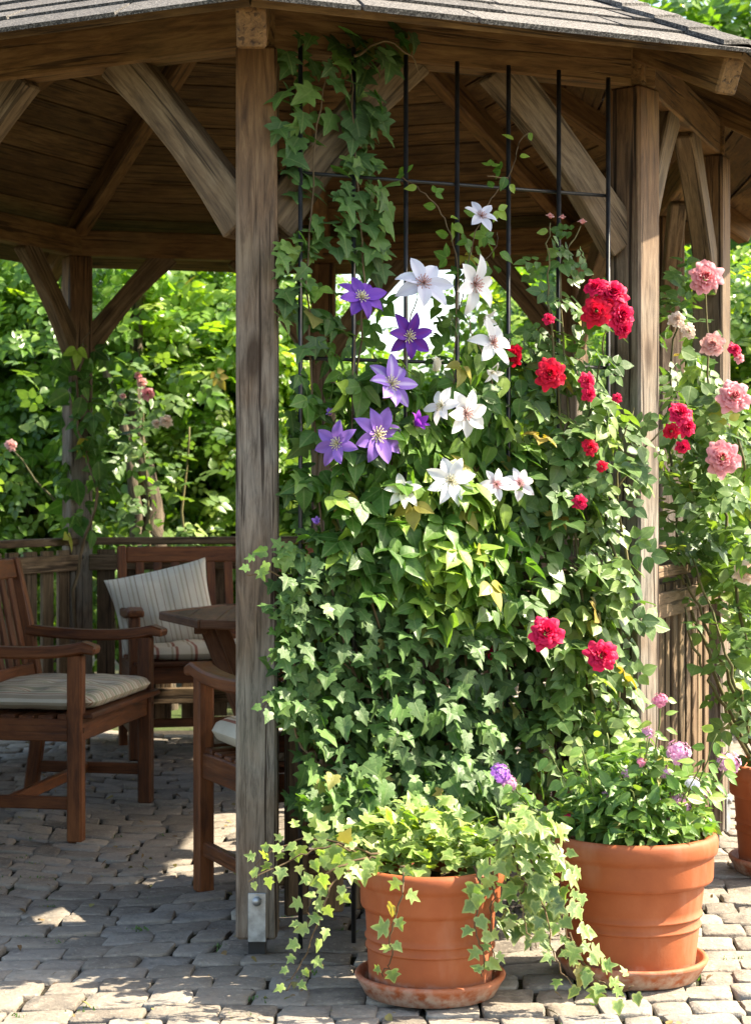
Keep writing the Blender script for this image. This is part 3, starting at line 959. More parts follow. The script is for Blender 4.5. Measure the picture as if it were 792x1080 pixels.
def tpl_compound(leaf, places):
    """places: (x, y, angle, scale, z)"""
    VV, TT, EE, LL = [], [], [], []
    b0 = 0
    V, T, E = leaf
    for (x, y, a, s, z) in places:
        c_, s_ = math.cos(a), math.sin(a)
        W = V * s
        X = np.stack([x + W[:, 0] * c_ + W[:, 1] * s_, y - W[:, 0] * s_ + W[:, 1] * c_, W[:, 2] + z], 1)
        VV.append(X); TT.append(T + b0); EE.append(E); LL.append(V); b0 += len(V)
    return np.concatenate(VV), np.concatenate(TT), np.concatenate(EE), np.concatenate(LL)


OV = tpl_ovate(.31, .25, .25)
OVW = tpl_ovate(.38, .2, .2)
LAN = tpl_ovate(.20, .35, .25)
OVC = tpl_ovate(.33, .25, .25, False)
ROSE5 = tpl_compound(OVW, [(0, .52, 0, .48, -.02), (.05, .42, 1.15, .40, 0), (-.05, .42, -1.15, .40, .0), (.04, .16, 1.3, .34, .02), (-.04, .16, -1.3, .34, .02)])
OVS = (OV[0] * .62, OV[1], OV[2], OV[0]); OVR = (OVW[0] * .5, OVW[1], OVW[2], OVW[0])
TRI = tpl_compound(OV, [(0, .40, 0, .66, -.02), (.03, .36, 1.1, .56, .0), (-.03, .36, -1.1, .56, .02)])
SPRAY = tpl_compound(OVC, [(0, .62, 0, .40, -.06), (.03, .50, .9, .40, -.02), (-.03, .42, -.9, .42, 0), (.02, .22, 1.1, .42, .02), (-.02, .12, -1.15, .42, .03)])
IVY = [tpl_ivy(0), tpl_ivy(1), tpl_ivy(2)]


def norm(a): return a / np.maximum(np.linalg.norm(a, axis=1, keepdims=True), 1e-6)


def leaf_mesh(name, mat, tpl, pos, nrm, tip, size, tone, parent, origin, jitter_tone=.0):
    """scatter the template; tpl may be a list (mixed)"""
    if isinstance(tpl, list):
        idx = rng.integers(0, len(tpl), len(pos)); parts = [(tpl[k], np.nonzero(idx == k)[0]) for k in range(len(tpl))]
    else: parts = [(tpl, np.arange(len(pos)))]
    VV, TT, TN_, EE, LC = [], [], [], [], []
    off = 0
    for tp, ii in parts:
        if len(ii) == 0: continue
        V, T, E = tp[:3]; lcv = tp[3] if len(tp) > 3 else V
        Nn = norm(nrm[ii]); Tp = tip[ii]; Tp = norm(Tp - Nn * np.sum(Tp * Nn, 1, keepdims=True))
        X = np.cross(Tp, Nn)
        s = size[ii][:, None, None]
        asp = rng.uniform(.85, 1.15, len(ii))[:, None, None]
        W = (X[:, None, :] * V[None, :, 0:1] * asp + Tp[:, None, :] * V[None, :, 1:2] + Nn[:, None, :] * V[None, :, 2:3] * rng.uniform(.3, 1.7, len(ii))[:, None, None]) * s + pos[ii][:, None, :]
        k = len(V)
        VV.append(W.reshape(-1, 3))
        TT.append((T[None] + (np.arange(len(ii)) * k)[:, None, None]).reshape(-1, 3) + off)
        tl = tone[ii].copy(); tl[rng.random(len(ii)) < (.022 if len(pos) < 2400 else .0)] = rng.uniform(1.3, 1.7)
        tn = np.repeat(tl, k)
        if jitter_tone: tn = np.clip(tn + rng.normal(0, jitter_tone, len(tn)), 0, 1)
        TN_.append(tn); EE.append(np.tile(E, len(ii))); LC.append(np.tile(lcv, (len(ii), 1)))
        off += k * len(ii)
    return np_mesh(name, np.concatenate(VV), np.concatenate(TT), {'tone': np.concatenate(TN_), 'edge': np.concatenate(EE), 'lc': np.concatenate(LC)}, mat, parent, origin)


tn = np.array(TN)


def ell_points(ells, plane=True):
    """ells: (cx, cy, rx, ry, count, size px lo, hi, off lo, off hi, tone mean) on the trellis plane -> pos, size, tone"""
    ps, sz, to = [], [], []
    for (cx, cy, rx, ry, cnt, s0, s1, o0, o1, tm) in ells:
        for _ in range(cnt):
            r_ = math.sqrt(random.random()); a = random.uniform(0, 2 * math.pi)
            x, y = cx + rx * r_ * math.cos(a), cy + ry * r_ * math.sin(a)
            p = tre(x, y, random.uniform(o0, o1))
            ps.append(tuple(p)); sz.append(random.uniform(s0, s1) / 400.); to.append(min(1, max(0, random.gauss(tm, .2))))
    return np.array(ps), np.array(sz), np.array(to)


def wall_orient(k, out=1., upw=.45, rnd=.45, sun=.2, down=1.):
    nr = tn[None] * out + np.array([0, 0, upw])[None] + np.array(sdir)[None] * sun * 1.6 + rng.normal(0, rnd * 1.3, (k, 3))
    tp = np.array([0, 0, -down])[None] + rng.normal(0, .55, (k, 3)) + tn[None] * .3
    return nr, tp


def bush_orient(k, rnd=.6):
    nr = np.array([0, -.35, .75])[None] + np.array(sdir)[None] * .2 + rng.normal(0, rnd, (k, 3))
    tp = rng.normal(0, 1, (k, 3)) + np.array([0, -.3, -.25])[None]
    return nr, tp


def along(pts, k, jit=.0):
    """k points along a polyline + local directions"""
    pts = [Vector(p) for p in pts]
    ls = [0]
    for a, c in zip(pts[:-1], pts[1:]): ls.append(ls[-1] + (c - a).length)
    out_ = []
    for i in range(k):
        s = (i + .5) / k * ls[-1]
        j = max(q for q in range(len(ls)) if ls[q] <= s + 1e-9); j = min(j, len(pts) - 2)
        u = (s - ls[j]) / max(1e-6, ls[j + 1] - ls[j])
        out_.append((pts[j].lerp(pts[j + 1], u), (pts[j + 1] - pts[j]).normalized()))
    return out_


def smooth_line(pts, k=6, jit=.0):
    pts = [Vector(p) for p in pts]
    res = []
    for i in range(len(pts) - 1):
        p0 = pts[max(i - 1, 0)]; p1 = pts[i]; p2 = pts[i + 1]; p3 = pts[min(i + 2, len(pts) - 1)]
        for q in range(k):
            t = q / k
            v_ = .5 * ((2 * p1) + (p2 - p0) * t + (2 * p0 - 5 * p1 + 4 * p2 - p3) * t * t + (3 * p1 - p0 - 3 * p2 + p3) * t ** 3)
            res.append(v_ + Vector((random.gauss(0, jit), random.gauss(0, jit), random.gauss(0, jit))))
    res.append(pts[-1])
    return res


def stem_leaves(lines, per_m, size, sjit=.25, outv=None, spread=.02, tone=.6):
    """alternating leaves along stems"""
    ps, nr, tp, sz, to = [], [], [], [], []
    outv = Vector(outv or (.1, -1, .35))
    for ln in lines:
        L_ = sum((Vector(c) - Vector(a)).length for a, c in zip(ln[:-1], ln[1:]))
        k = max(2, int(L_ * per_m))
        for i, (p, d) in enumerate(along(ln, k)):
            sd = d.cross(outv).normalized() * (1 if i % 2 else -1)
            ps.append(p + sd * spread * random.uniform(.2, 1) + outv * random.uniform(0, spread))
            nr.append(outv * 1.0 + sd * .25 + Vector((random.gauss(0, .35), random.gauss(0, .35), random.gauss(0, .35))))
            tp.append(sd * 1.0 + d * .45 + Vector((0, 0, -.45)) + Vector((random.gauss(0, .3), random.gauss(0, .3), random.gauss(0, .3))))
            sz.append(size * (1 + random.uniform(-sjit, sjit)) * (1 - .35 * i / k)); to.append(min(1, max(0, random.gauss(tone, .2))))
    return np.array(ps), np.array(nr), np.array(tp), np.array(sz), np.array(to)


def cat(*sets): return [np.concatenate(x) for x in zip(*sets)]


# ------------------------------------------------------------------ climbing ivy (dark green, in the small pot)
iv = thing('climbing_ivy', 'dark green ivy climbing the left half of the trellis up to the roof beam', 'climbing plant', PL)
e = [
    (350, 60, 50, 32, 32, 18, 33, -.07, .06, 0.48000000000000004), (405, 45, 40, 22, 14, 21, 37, -.05, .06, 0.45), (330, 140, 38, 70, 22, 21, 35, -.06, .03, 0.62),
    (385, 120, 26, 55, 20, 21, 39, -.05, .03, 0.55), (376, 205, 34, 50, 29, 18, 31, -.05, .04, 0.5800000000000001), (306, 130, 12, 45, 6, 21, 33, -.04, .03, 0.6000000000000001),
    (390, 255, 22, 45, 21, 19, 33, -.06, .03, 0.55), (308, 278, 22, 34, 25, 14, 26, -.03, .04, 0.8), (345, 250, 30, 30, 12, 16, 26, -.05, .03, 0.6000000000000001),
    (314, 350, 20, 60, 10, 22, 34, -.05, .03, .5), (316, 450, 20, 60, 10, 20, 32, -.05, .03, .5), (318, 540, 22, 45, 12, 18, 28, -.05, .04, .6),
    (325, 615, 38, 50, 108, 13, 21, -.06, .12, .65), (390, 640, 90, 55, 202, 14, 24, -.08, .12, .45), (360, 710, 82, 75, 310, 15, 24, -.10, .16, .5),
    (470, 720, 75, 90, 283, 16, 26, -.10, .16, .45), (330, 720, 40, 70, 108, 14, 21, -.06, .14, .65), (430, 800, 110, 65, 391, 15, 25, -.06, .22, .55),
    (520, 790, 45, 80, 121, 16, 29, -.10, .12, .38), (390, 840, 75, 40, 162, 15, 24, .1, .30, .65), (500, 850, 65, 45, 175, 16, 25, .08, .30, .5),
    (540, 700, 30, 80, 54, 16, 27, -.10, .04, .35), (320, 850, 22, 25, 16, 18, 25, .0, .08, .4), (292, 655, 18, 38, 18, 11, 18, .02, .1, .75),
]
ps, sz, to = ell_points(e)
nr, tp = wall_orient(len(ps), 1., .5, .42, .25)
stl = []
lines = []
for x0, y0, pts in ((430, 900, [(400, 780), (350, 640), (330, 480), (325, 300), (330, 150), (345, 60)]), (450, 900, [(430, 780), (390, 640), (372, 480), (380, 300), (376, 180), (372, 60)]),
                    (440, 900, [(360, 800), (310, 700), (300, 610), (262, 606)]), (440, 900, [(330, 800), (300, 740), (276, 748)]), (470, 900, [(520, 780), (540, 640)]),
                    (425, 900, [(415, 760), (360, 700), (340, 620)]), (480, 900, [(470, 760), (440, 660)]), (372, 60, [(400, 45), (435, 60), (440, 80)])):
    ln = smooth_line([tre(x0, y0, .2 if y0 > 800 else .02)] + [tre(x + random.uniform(-4, 4), y, .06 if y > 600 else .012) for x, y in pts], 6, .003)
    lines.append(ln)
b = MB()
for ln in lines: b.tube(ln, [.0045 - .003 * i / len(ln) for i in range(len(ln))], 5)
b.build('stems', M['twig'], iv, PL)
tend = [smooth_line([tre(318, 585, .06), tre(285, 588, .09), tre(262, 606, .12)], 6, .002), smooth_line([tre(330, 735, .1), tre(300, 742, .14), tre(274, 750, .17)], 6, .002)]
sl = stem_leaves(tend, 55, .045, tone=.85)
leaf_mesh('leaves', M['ivy'], IVY, *cat((ps, nr, tp, sz, to), sl), iv, PL)

# ------------------------------------------------------------------ variegated trailing ivy in the small pot
vi = thing('trailing_ivy', 'lime and cream variegated ivy spilling over the small pot with long trailing strands', 'trailing plant', PL)
k = 620
th = rng.uniform(0, 2 * np.pi, k); rr = np.sqrt(rng.uniform(0, 1, k))
ps = np.stack([PL.x - .02 + .23 * rr * np.cos(th), PL.y + .045 + .15 * rr * np.sin(th), .315 + .115 * (1 - rr ** 2) * rng.uniform(.1, 1, k) + .02 * rng.normal(0, 1, k)], 1)
nr, tp = bush_orient(k, .5)
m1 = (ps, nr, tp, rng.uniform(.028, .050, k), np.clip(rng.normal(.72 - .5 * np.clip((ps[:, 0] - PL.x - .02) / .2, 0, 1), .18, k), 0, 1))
Y0 = PL.y
def ln_(pts, jit=.003): return smooth_line([P(x, y, Y) for x, y, Y in pts], 6, jit)
strands = [
    ln_([(400, 900, 4.25), (350, 892, 4.2), (310, 906, 4.18), (262, 930, 4.16)]), ln_([(380, 900, 4.25), (340, 885, 4.3), (300, 890, 4.32), (270, 912, 4.3)]),
    ln_([(395, 905, 4.22), (352, 930, 4.17), (335, 975, 4.15), (318, 1015, 4.14), (302, 1045, 4.12)]),
    ln_([(385, 905, 4.2), (345, 920, 4.16), (328, 950, 4.17), (326, 975, 4.16)]),
    ln_([(425, 912, 4.15), (425, 940, 4.13), (415, 975, 4.13), (412, 1010, 4.14), (404, 1030, 4.15)]),
    ln_([(500, 912, 4.15), (506, 940, 4.13), (500, 975, 4.14), (510, 1005, 4.15), (508, 1030, 4.15)]),
    ln_([(515, 905, 4.18), (520, 945, 4.16), (516, 985, 4.16), (522, 1025, 4.17)]),
    ln_([(520, 890, 4.25), (560, 890, 4.22), (580, 930, 4.19), (600, 985, 4.18), (622, 1025, 4.17), (640, 1050, 4.15)]),
    ln_([(520, 885, 4.25), (555, 900, 4.2), (575, 960, 4.18), (585, 1010, 4.17), (610, 1045, 4.15)]),
    ln_([(530, 880, 4.28), (575, 880, 4.24), (600, 920, 4.22), (610, 940, 4.21)]), ln_([(540, 900, 4.22), (552, 930, 4.2), (550, 960, 4.19), (565, 1000, 4.18)]),
    ln_([(600, 985, 4.18), (622, 1026, 4.17), (650, 1045, 4.15), (668, 1040, 4.13)]),
]
sA = stem_leaves(strands[:4], 56, .037, outv=(-.1, -1, .4), spread=.028, tone=.72)
sB = stem_leaves(strands[4:7], 36, .042, outv=(0, -1, .35), spread=.014, tone=.7)
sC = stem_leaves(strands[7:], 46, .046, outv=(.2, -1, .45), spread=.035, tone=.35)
k = 60
th = rng.uniform(0, 1, k)
ps = np.array([tuple(P(535 + 55 * random.random() ** .8 + random.gauss(0, 8), 850 + 130 * random.random(), random.uniform(4.16, 4.3))) for _ in range(k)])
nr, tp = wall_orient(k, 1., .7, .45, .4)
m2 = (ps, nr, tp, rng.uniform(.038, .060, k), np.clip(rng.normal(.35, .2, k), 0, 1))
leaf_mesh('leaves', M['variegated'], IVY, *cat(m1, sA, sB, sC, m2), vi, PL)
b = MB()
for ln in strands: b.tube(ln, [.0028 - .0015 * i / len(ln) for i in range(len(ln))], 5)
b.build('stems', M['twig'], vi, PL)

# ------------------------------------------------------------------ flowers
def petal_grid(nl=7, nw=4, length=1., width=.42, cup=.12, curl=-.15, wave=.03, shape=1.):
    V, LC = [], []
    for i in range(nl + 1):
        t = i / nl
        wd = width * (math.sin(math.pi * min(1, t * .92 + .06)) ** .8) * (1 - .25 * t)
        if i == nl: wd = width * .02
        if i == 0: wd = width * .18
        for j in range(nw + 1):
            s = j / nw * 2 - 1
            y = length * (.05 + .95 * t)
            z = cup * math.sin(math.pi * t * .5) + curl * t * t * t + abs(s) * wd * .28 + wave * math.sin(6 * t + 2 * s) * t
            V.append((s * wd, y, z)); LC.append((s, t, 0))
    T = []
    W = nw + 1
    for i in range(nl):
        for j in range(nw):
            a = i * W + j
            T += [(a, a + 1, a + W + 1), (a, a + W + 1, a + W)]
    return np.array(V), np.array(T), np.array(LC)


def clematis_petals(npet, closed=0., seed=0, wid=.27):
    rs = random.Random(seed)
    VV, TT, LL, TO = [], [], [], []
    off = 0
    for k in range(npet):
        V, T, LC = petal_grid(width=wid * rs.uniform(.9, 1.12), length=rs.uniform(.9, 1.06), cup=rs.uniform(.05, .2), curl=rs.uniform(-.3, .05), wave=rs.uniform(-.05, .05))
        a = 2 * math.pi * k / npet + rs.uniform(-.12, .12)
        tilt = rs.uniform(-.15, .2) + closed
        Rm = Matrix.Rotation(a, 3, 'Z') @ Matrix.Rotation(tilt, 3, 'X') @ Matrix.Rotation(rs.uniform(-.25, .25), 3, 'Y')
        V = V @ np.array(Rm).T + np.array([0, 0, (k % 2) * .03])
        VV.append(V); TT.append(T + off); LL.append(LC); TO.append(np.full(len(V), rs.random())); off += len(V)
    return np.concatenate(VV), np.concatenate(TT), np.concatenate(LL), np.concatenate(TO)


def stamen_mb(n_=26, r=.16, h=.22, seed=0):
    rs = random.Random(seed); b = MB()
    for k in range(n_):
        a = k * 2.4; q = math.sqrt(k / n_)
        d = Vector((math.cos(a) * q * r * 1.7, math.sin(a) * q * r * 1.7, h * (1.1 - .55 * q)))
        p0 = Vector((math.cos(a) * q * .05, math.sin(a) * q * .05, .02))
        b.tube([p0, p0 + d * .6, p0 + d], [.012, .012, .022], 4)
    return b


fl_cache = {}


def flower_obj(kind, key, maker):
    if key not in fl_cache: fl_cache[key] = maker()
    return fl_cache[key]


def place(mesh, name, parent, pos, facing, size, roll=0., label=None):
    ob = bpy.data.objects.new(name, mesh); col.objects.link(ob)
    ob.parent = parent
    q = Vector(facing).normalized().to_track_quat('Z', 'Y')
    ob.rotation_mode = 'QUATERNION'
    ob.rotation_quaternion = q @ Quaternion((0, 0, 1), roll)
    ob.location = Vector(pos) - Vector(parent.location)
    ob.scale = (size,) * 3
    if label: ob['label'] = label
    return ob


def mesh_from(V, T, attrs, mat, name):
    o_ = np_mesh(name, V, T, attrs, mat); me = o_.data
    bpy.data.objects.remove(o_); return me


def clematis(parent, x, y, r, mat, npet=7, face=(0, 0, 0), off=.12, closed=0., seed=0, dark=False, lab=None, wid=.27):
    V, T, LC, TO = clematis_petals(npet, closed, seed, wid)
    me = mesh_from(V, T, {'lc': LC, 'tone': TO}, M[mat], 'flower')
    f = TN * .6 + Vector((0, -.6, 0)) + Vector((.12, 0, .18)) + Vector(face) * 1.25 + Vector((random.gauss(0, .22), 0, random.gauss(0, .22)))
    p = tre(x, y, off)
    o_ = place(me, 'flower', parent, p, f, r / 400., random.uniform(0, 6), lab)
    key = ('st', dark)
    if key not in fl_cache:
        t_ = stamen_mb(26, seed=3).build('stamens', M['stamen_dark' if dark else 'stamen']); fl_cache[key] = t_.data; bpy.data.objects.remove(t_)
    s_ = bpy.data.objects.new('stamens', fl_cache[key]); col.objects.link(s_); s_.parent = o_
    return o_


def rose_mesh(seed=0, npet=36, mat='redrose'):
    rs = random.Random(seed)
    VV, TT, LL, TO = [], [], [], []
    off = 0
    nl, nw = 6, 6
    for k in range(npet):
        o_ = (k / (npet - 1)) ** .75
        ph = k * 2.399 + rs.uniform(-.25, .25)
        aw = .95 - .42 * o_
        h = (.50 - .05 * o_) * rs.uniform(.9, 1.1)
        base = .03 + .16 * o_
        openr = .05 + .66 * o_ ** 1.3
        z0 = .26 - .46 * o_
        V, LC = [], []
        for i in range(nl + 1):
            t = i / nl
            for j in range(nw + 1):
                s = j / nw * 2 - 1
                tt = t * (1 - .22 * s * s + .05 * math.sin(5 * s + k))
                r_ = base + openr * (tt ** 1.25) * .82 + .05 * math.sin(3 * s + k * 1.7) * t * o_
                z = z0 + h * math.sin(min(1.6, tt * (1.25 + .5 * o_))) - .14 * o_ * max(0, tt - .65) / .35 + .035 * math.sin(4 * s + k) * t
                a = ph + s * aw * (.55 + .45 * math.sin(math.pi * (.15 + .7 * t)))
                V.append((r_ * math.cos(a), r_ * math.sin(a), z)); LC.append((s, t, 0))
        T = []
        W = nw + 1
        for i in range(nl):
            for j in range(nw):
                a = i * W + j; T += [(a, a + 1, a + W + 1), (a, a + W + 1, a + W)]
        VV.append(np.array(V)); TT.append(np.array(T) + off); LL.append(np.array(LC)); TO.append(np.full(len(V), rs.random())); off += len(V)
    return mesh_from(np.concatenate(VV), np.concatenate(TT), {'lc': np.concatenate(LL), 'tone': np.concatenate(TO)}, M[mat], 'flower')


def rose(parent, pos, r_m, mat, face=(0, -1, .3), seed=0, npet=46, lab=None):
    me = flower_obj('rose', (mat, seed % 3, npet), lambda: rose_mesh(seed % 3, npet, mat))
    return place(me, 'flower', parent, pos, face, r_m / .85, random.uniform(0, 6), lab)


def cluster_mesh(mat, seed, nf=22):
    """dome of small five petalled florets"""
    rs = random.Random(seed)
    VV, TT, LL, TO = [], [], [], []
    off = 0
    for f in range(nf):
        q = math.sqrt((f + .5) / nf); a = f * 2.4
        nrm_ = Vector((math.cos(a) * q, math.sin(a) * q, 1.05 - q * .75)).normalized()
        c0 = Vector((math.cos(a) * q * .8, math.sin(a) * q * .85, .28 * (1 - q * q) + rs.uniform(-.14, .14)))
        rot = nrm_.to_track_quat('Z', 'Y').to_matrix()
        tone = rs.random()
        for p_ in range(5):
            th_ = 2 * math.pi * p_ / 5 + rs.random() * .3
            pts = [(0, 0, 0), (-.11, .14, .02), (-.09, .27, .0), (0, .25, -.01), (.09, .27, 0), (.11, .14, .02)]
            V = []
            for (x, y, z) in pts:
                v_ = Vector((x * math.cos(th_) - y * math.sin(th_), x * math.sin(th_) + y * math.cos(th_), z))
                V.append(tuple(c0 + rot @ v_))
            VV.append(np.array(V)); TT.append(np.array([(0, 2, 1), (0, 3, 2), (0, 4, 3), (0, 5, 4)]) + off)
            LL.append(np.array([(x * 5, y * 3.5, 0) for x, y, z in pts])); TO.append(np.full(6, tone)); off += 6
    return mesh_from(np.concatenate(VV), np.concatenate(TT), {'lc': np.concatenate(LL), 'tone': np.concatenate(TO)}, M[mat], 'flower_cluster')


# ------------------------------------------------------------------ purple clematis
pc = thing('purple_clematis', 'purple flowered clematis climbing the middle of the trellis above the ivy', 'climbing plant', (tre(400, 600, .02).x, tre(400, 600, .02).y, .0))
e = [(335, 330, 28, 60, 9, 26, 40, -.06, .03, .5), (350, 385, 45, 40, 22, 28, 44, -.08, .05, .5), (385, 345, 30, 40, 8, 26, 40, -.06, .03, .45), (345, 450, 45, 55, 24, 28, 46, -.09, .06, .5),
     (405, 425, 50, 50, 52, 30, 48, -.10, .08, .55), (400, 500, 65, 60, 130, 30, 48, -.10, .10, .5), (430, 580, 75, 50, 170, 30, 48, -.08, .12, .6), (345, 530, 30, 45, 14, 26, 40, -.06, .04, .5), (430, 400, 60, 25, 20, 26, 40, -.06, .05, .6)]
ps, sz, to = ell_points(e); nr, tp = wall_orient(len(ps), 1., .5, .5, .3)
oP = Vector(pc.location)
leaf_mesh('leaves', M['clematis'], [TRI, TRI, OVS], ps, nr, tp, sz * 1.05, to, pc, oP)
b = MB()
for pts in ([(405, 900), (410, 700), (400, 560), (372, 470), (380, 330)], [(415, 900), (430, 650), (412, 500), (425, 380), (440, 310)], [(420, 900), (400, 720), (360, 560), (345, 470)]):
    ln = smooth_line([tre(x, y, .03) for x, y in pts], 7, .004); b.tube(ln, [.004 - .0025 * i / len(ln) for i in range(len(ln))], 5)
b.build('stems', M['twig'], pc, oP)
for (x, y, r, mt, npet, fc, sd, lab) in [
    (381, 314, 26, 'purple', 8, (0, 0, .5), 1, None), (431, 355, 25, 'violet', 7, (0, 0, .1), 2, 'deep violet flower with a reddish bar'), (412, 405, 30, 'striped', 8, (0, 0, .2), 3, 'lilac flower with pale striped petals'),
    (398, 459, 31, 'lilac', 8, (.1, 0, .1), 4, None), (356, 468, 25, 'lilac', 7, (-.6, .0, .0), 5, None)]:
    clematis(pc, x, y, r, mt, npet, fc, .13, 0, sd, False, lab, .27)
clematis(pc, 437, 449, 17, 'magenta', 6, (.5, .1, .5), .11, .75, 6, True, 'half open magenta flower')
clematis(pc, 349, 438, 9, 'lilac', 5, (-.5, 0, .8), .1, 1.1, 7, True)
clematis(pc, 335, 553, 10, 'lilac', 5, (-.4, 0, .6), .1, 1.0, 9, True)

# ------------------------------------------------------------------ white clematis
wc = thing('white_clematis', 'white flowered clematis between the purple clematis and the red roses', 'climbing plant', (tre(480, 600, .02).x, tre(480, 600, .02).y, .0))
e = [(490, 270, 35, 40, 12, 22, 34, -.05, .03, .65), (490, 340, 42, 35, 20, 26, 40, -.06, .05, .6), (505, 400, 50, 40, 50, 28, 44, -.08, .08, .65), (475, 450, 55, 50, 64, 28, 46, -.08, .09, .6),
     (500, 490, 60, 50, 90, 30, 46, -.08, .10, .65), (475, 560, 80, 55, 200, 30, 48, -.06, .14, .75), (500, 620, 60, 50, 100, 28, 44, -.04, .14, .72), (540, 540, 40, 60, 50, 28, 42, -.07, .08, .5), (470, 600, 50, 40, 60, 30, 44, .04, .16, .88)]
ps, sz, to = ell_points(e); nr, tp = wall_orient(len(ps), 1., .5, .5, .4)
oW = Vector(wc.location)
shoot = [smooth_line([tre(*q) for q in ((478, 380, .03), (482, 280, .04), (465, 225, .03), (440, 198, .02), (424, 188, .02))], 6, .002),
         smooth_line([tre(*q) for q in ((485, 330, .03), (496, 260, .05), (515, 215, .05), (535, 188, .04), (548, 150, .03), (560, 138, .03))], 6, .002),
         smooth_line([tre(*q) for q in ((482, 300, .03), (520, 265, .03), (524, 245, .03))], 5, .002), smooth_line([tre(*q) for q in ((535, 188, .03), (520, 186, .03), (514, 186, .03))], 5, .001)]
sl = stem_leaves(shoot, 26, .075, spread=.02, tone=.75)
leaf_mesh('leaves', M['clematis'], [TRI, TRI, OV], *cat((ps, nr, tp, sz * 1.5, to)[:5], sl), wc, oW) if False else \
    leaf_mesh('leaves', M['clematis'], [TRI, OVS, OVS], *cat((ps, nr, tp, sz * 1.05, to), sl), wc, oW)
b = MB()
for ln in shoot: b.tube(ln, .0017, 5)
for pts in ([(470, 900), (490, 700), (480, 560), (470, 470), (480, 380)], [(475, 900), (520, 700), (500, 560), (520, 420), (490, 330)]):
    ln = smooth_line([tre(x, y, .03) for x, y in pts], 7, .004); b.tube(ln, [.004 - .0025 * i / len(ln) for i in range(len(ln))], 5)
b.build('stems', M['twig'], wc, oW)
for (x, y, r, mt, npet, fc, sd, dk) in [
    (446, 299, 31, 'shadewhite', 7, (0, 0, .25), 11, True), (500, 300, 32, 'white', 6, (.15, 0, -.1), 12, True), (507, 228, 20, 'shadewhite', 6, (.35, 0, .2), 13, True),
    (519, 362, 28, 'white', 6, (.55, 0, .15), 14, True), (490, 436, 29, 'white', 7, (.35, 0, .1), 15, True), (466, 428, 22, 'white', 6, (-.9, .4, .25), 16, False), (475, 508, 27, 'white', 8, (.1, 0, .15), 17, False),
    (424, 519, 21, 'cream', 8, (-.1, 0, .2), 18, False), (523, 511, 19, 'pinkwhite', 7, (0, 0, .25), 19, True), (547, 510, 19, 'pinkwhite', 7, (.35, 0, .2), 20, True)]:
    clematis(wc, x, y, r, mt, npet, fc, .135, 0, sd, dk, 'cream flower smaller than the rest' if mt == 'cream' else None, .27)
clematis(wc, 459, 392, 17, 'cream', 5, (0, .3, 1.3), .1, 1.15, 21, False, 'closed cream bud')
clematis(wc, 511, 335, 14, 'white', 5, (.3, 0, -.9), .1, .6, 22, False)
clematis(wc, 518, 392, 14, 'white', 5, (.5, 0, -.6), .1, .5, 23, False)

# ------------------------------------------------------------------ red climbing rose
rp = tre(630, 900, .02)
rr_ = thing('red_climbing_rose', 'red flowered climbing rose covering the right end of the trellis', 'climbing rose', (rp.x, rp.y, 0))
oR = Vector(rr_.location)
e = [(580, 285, 35, 40, 6, 24, 40, -.08, .03, .5), (605, 360, 40, 35, 18, 28, 44, -.08, .05, .6), (570, 385, 36, 45, 22, 28, 44, -.08, .05, .55), (595, 430, 52, 45, 45, 28, 44, -.08, .08, .55),
     (580, 500, 55, 50, 61, 28, 44, -.08, .08, .55), (632, 470, 34, 45, 25, 26, 40, .0, .12, .75), (600, 560, 52, 55, 76, 28, 44, -.08, .12, .6), (585, 640, 62, 55, 85, 28, 44, -.08, .14, .6),
     (628, 630, 40, 55, 44, 26, 42, .0, .14, .72), (612, 720, 52, 50, 64, 26, 42, -.08, .14, .58), (585, 790, 45, 55, 54, 24, 38, -.08, .12, .5), (636, 780, 34, 50, 34, 24, 38, .0, .16, .68), (660, 500, 22, 50, 7, 24, 36, .04, .12, .8)]
ps, sz, to = ell_points(e); nr, tp = wall_orient(len(ps), .9, .6, .5, .45)
canes = []
for pts in ([(640, 900), (620, 700), (600, 520), (585, 380), (578, 290), (580, 235)], [(645, 900), (640, 700), (615, 500), (630, 400), (640, 340)], [(630, 900), (590, 740), (560, 600), (600, 470), (590, 300), (612, 238)],
            [(640, 900), (655, 640), (640, 540), (690, 462), (712, 440)], [(635, 900), (600, 760), (575, 675)], [(640, 900), (640, 780), (634, 696)], [(625, 700), (660, 610), (650, 500), (668, 430)]):
    canes.append(smooth_line([tre(x, y, .05) for x, y in pts], 6, .003))
sl = stem_leaves(canes, 12, .11, spread=.03, tone=.6)
sl2 = stem_leaves([c[-8:] for c in canes[:4]], 22, .085, spread=.02, tone=.6)
leaf_mesh('leaves', M['rose'], [ROSE5, ROSE5, OVR], *cat((ps, nr, tp, sz * 1.3, to), sl, sl2), rr_, oR)
b = MB()
for ln in canes: b.tube(ln, [.0055 - .004 * i / len(ln) for i in range(len(ln))], 6)
b.build('canes', M['cane'], rr_, oR)
def TR(x, y, off=.13): return tre(x, y, off)
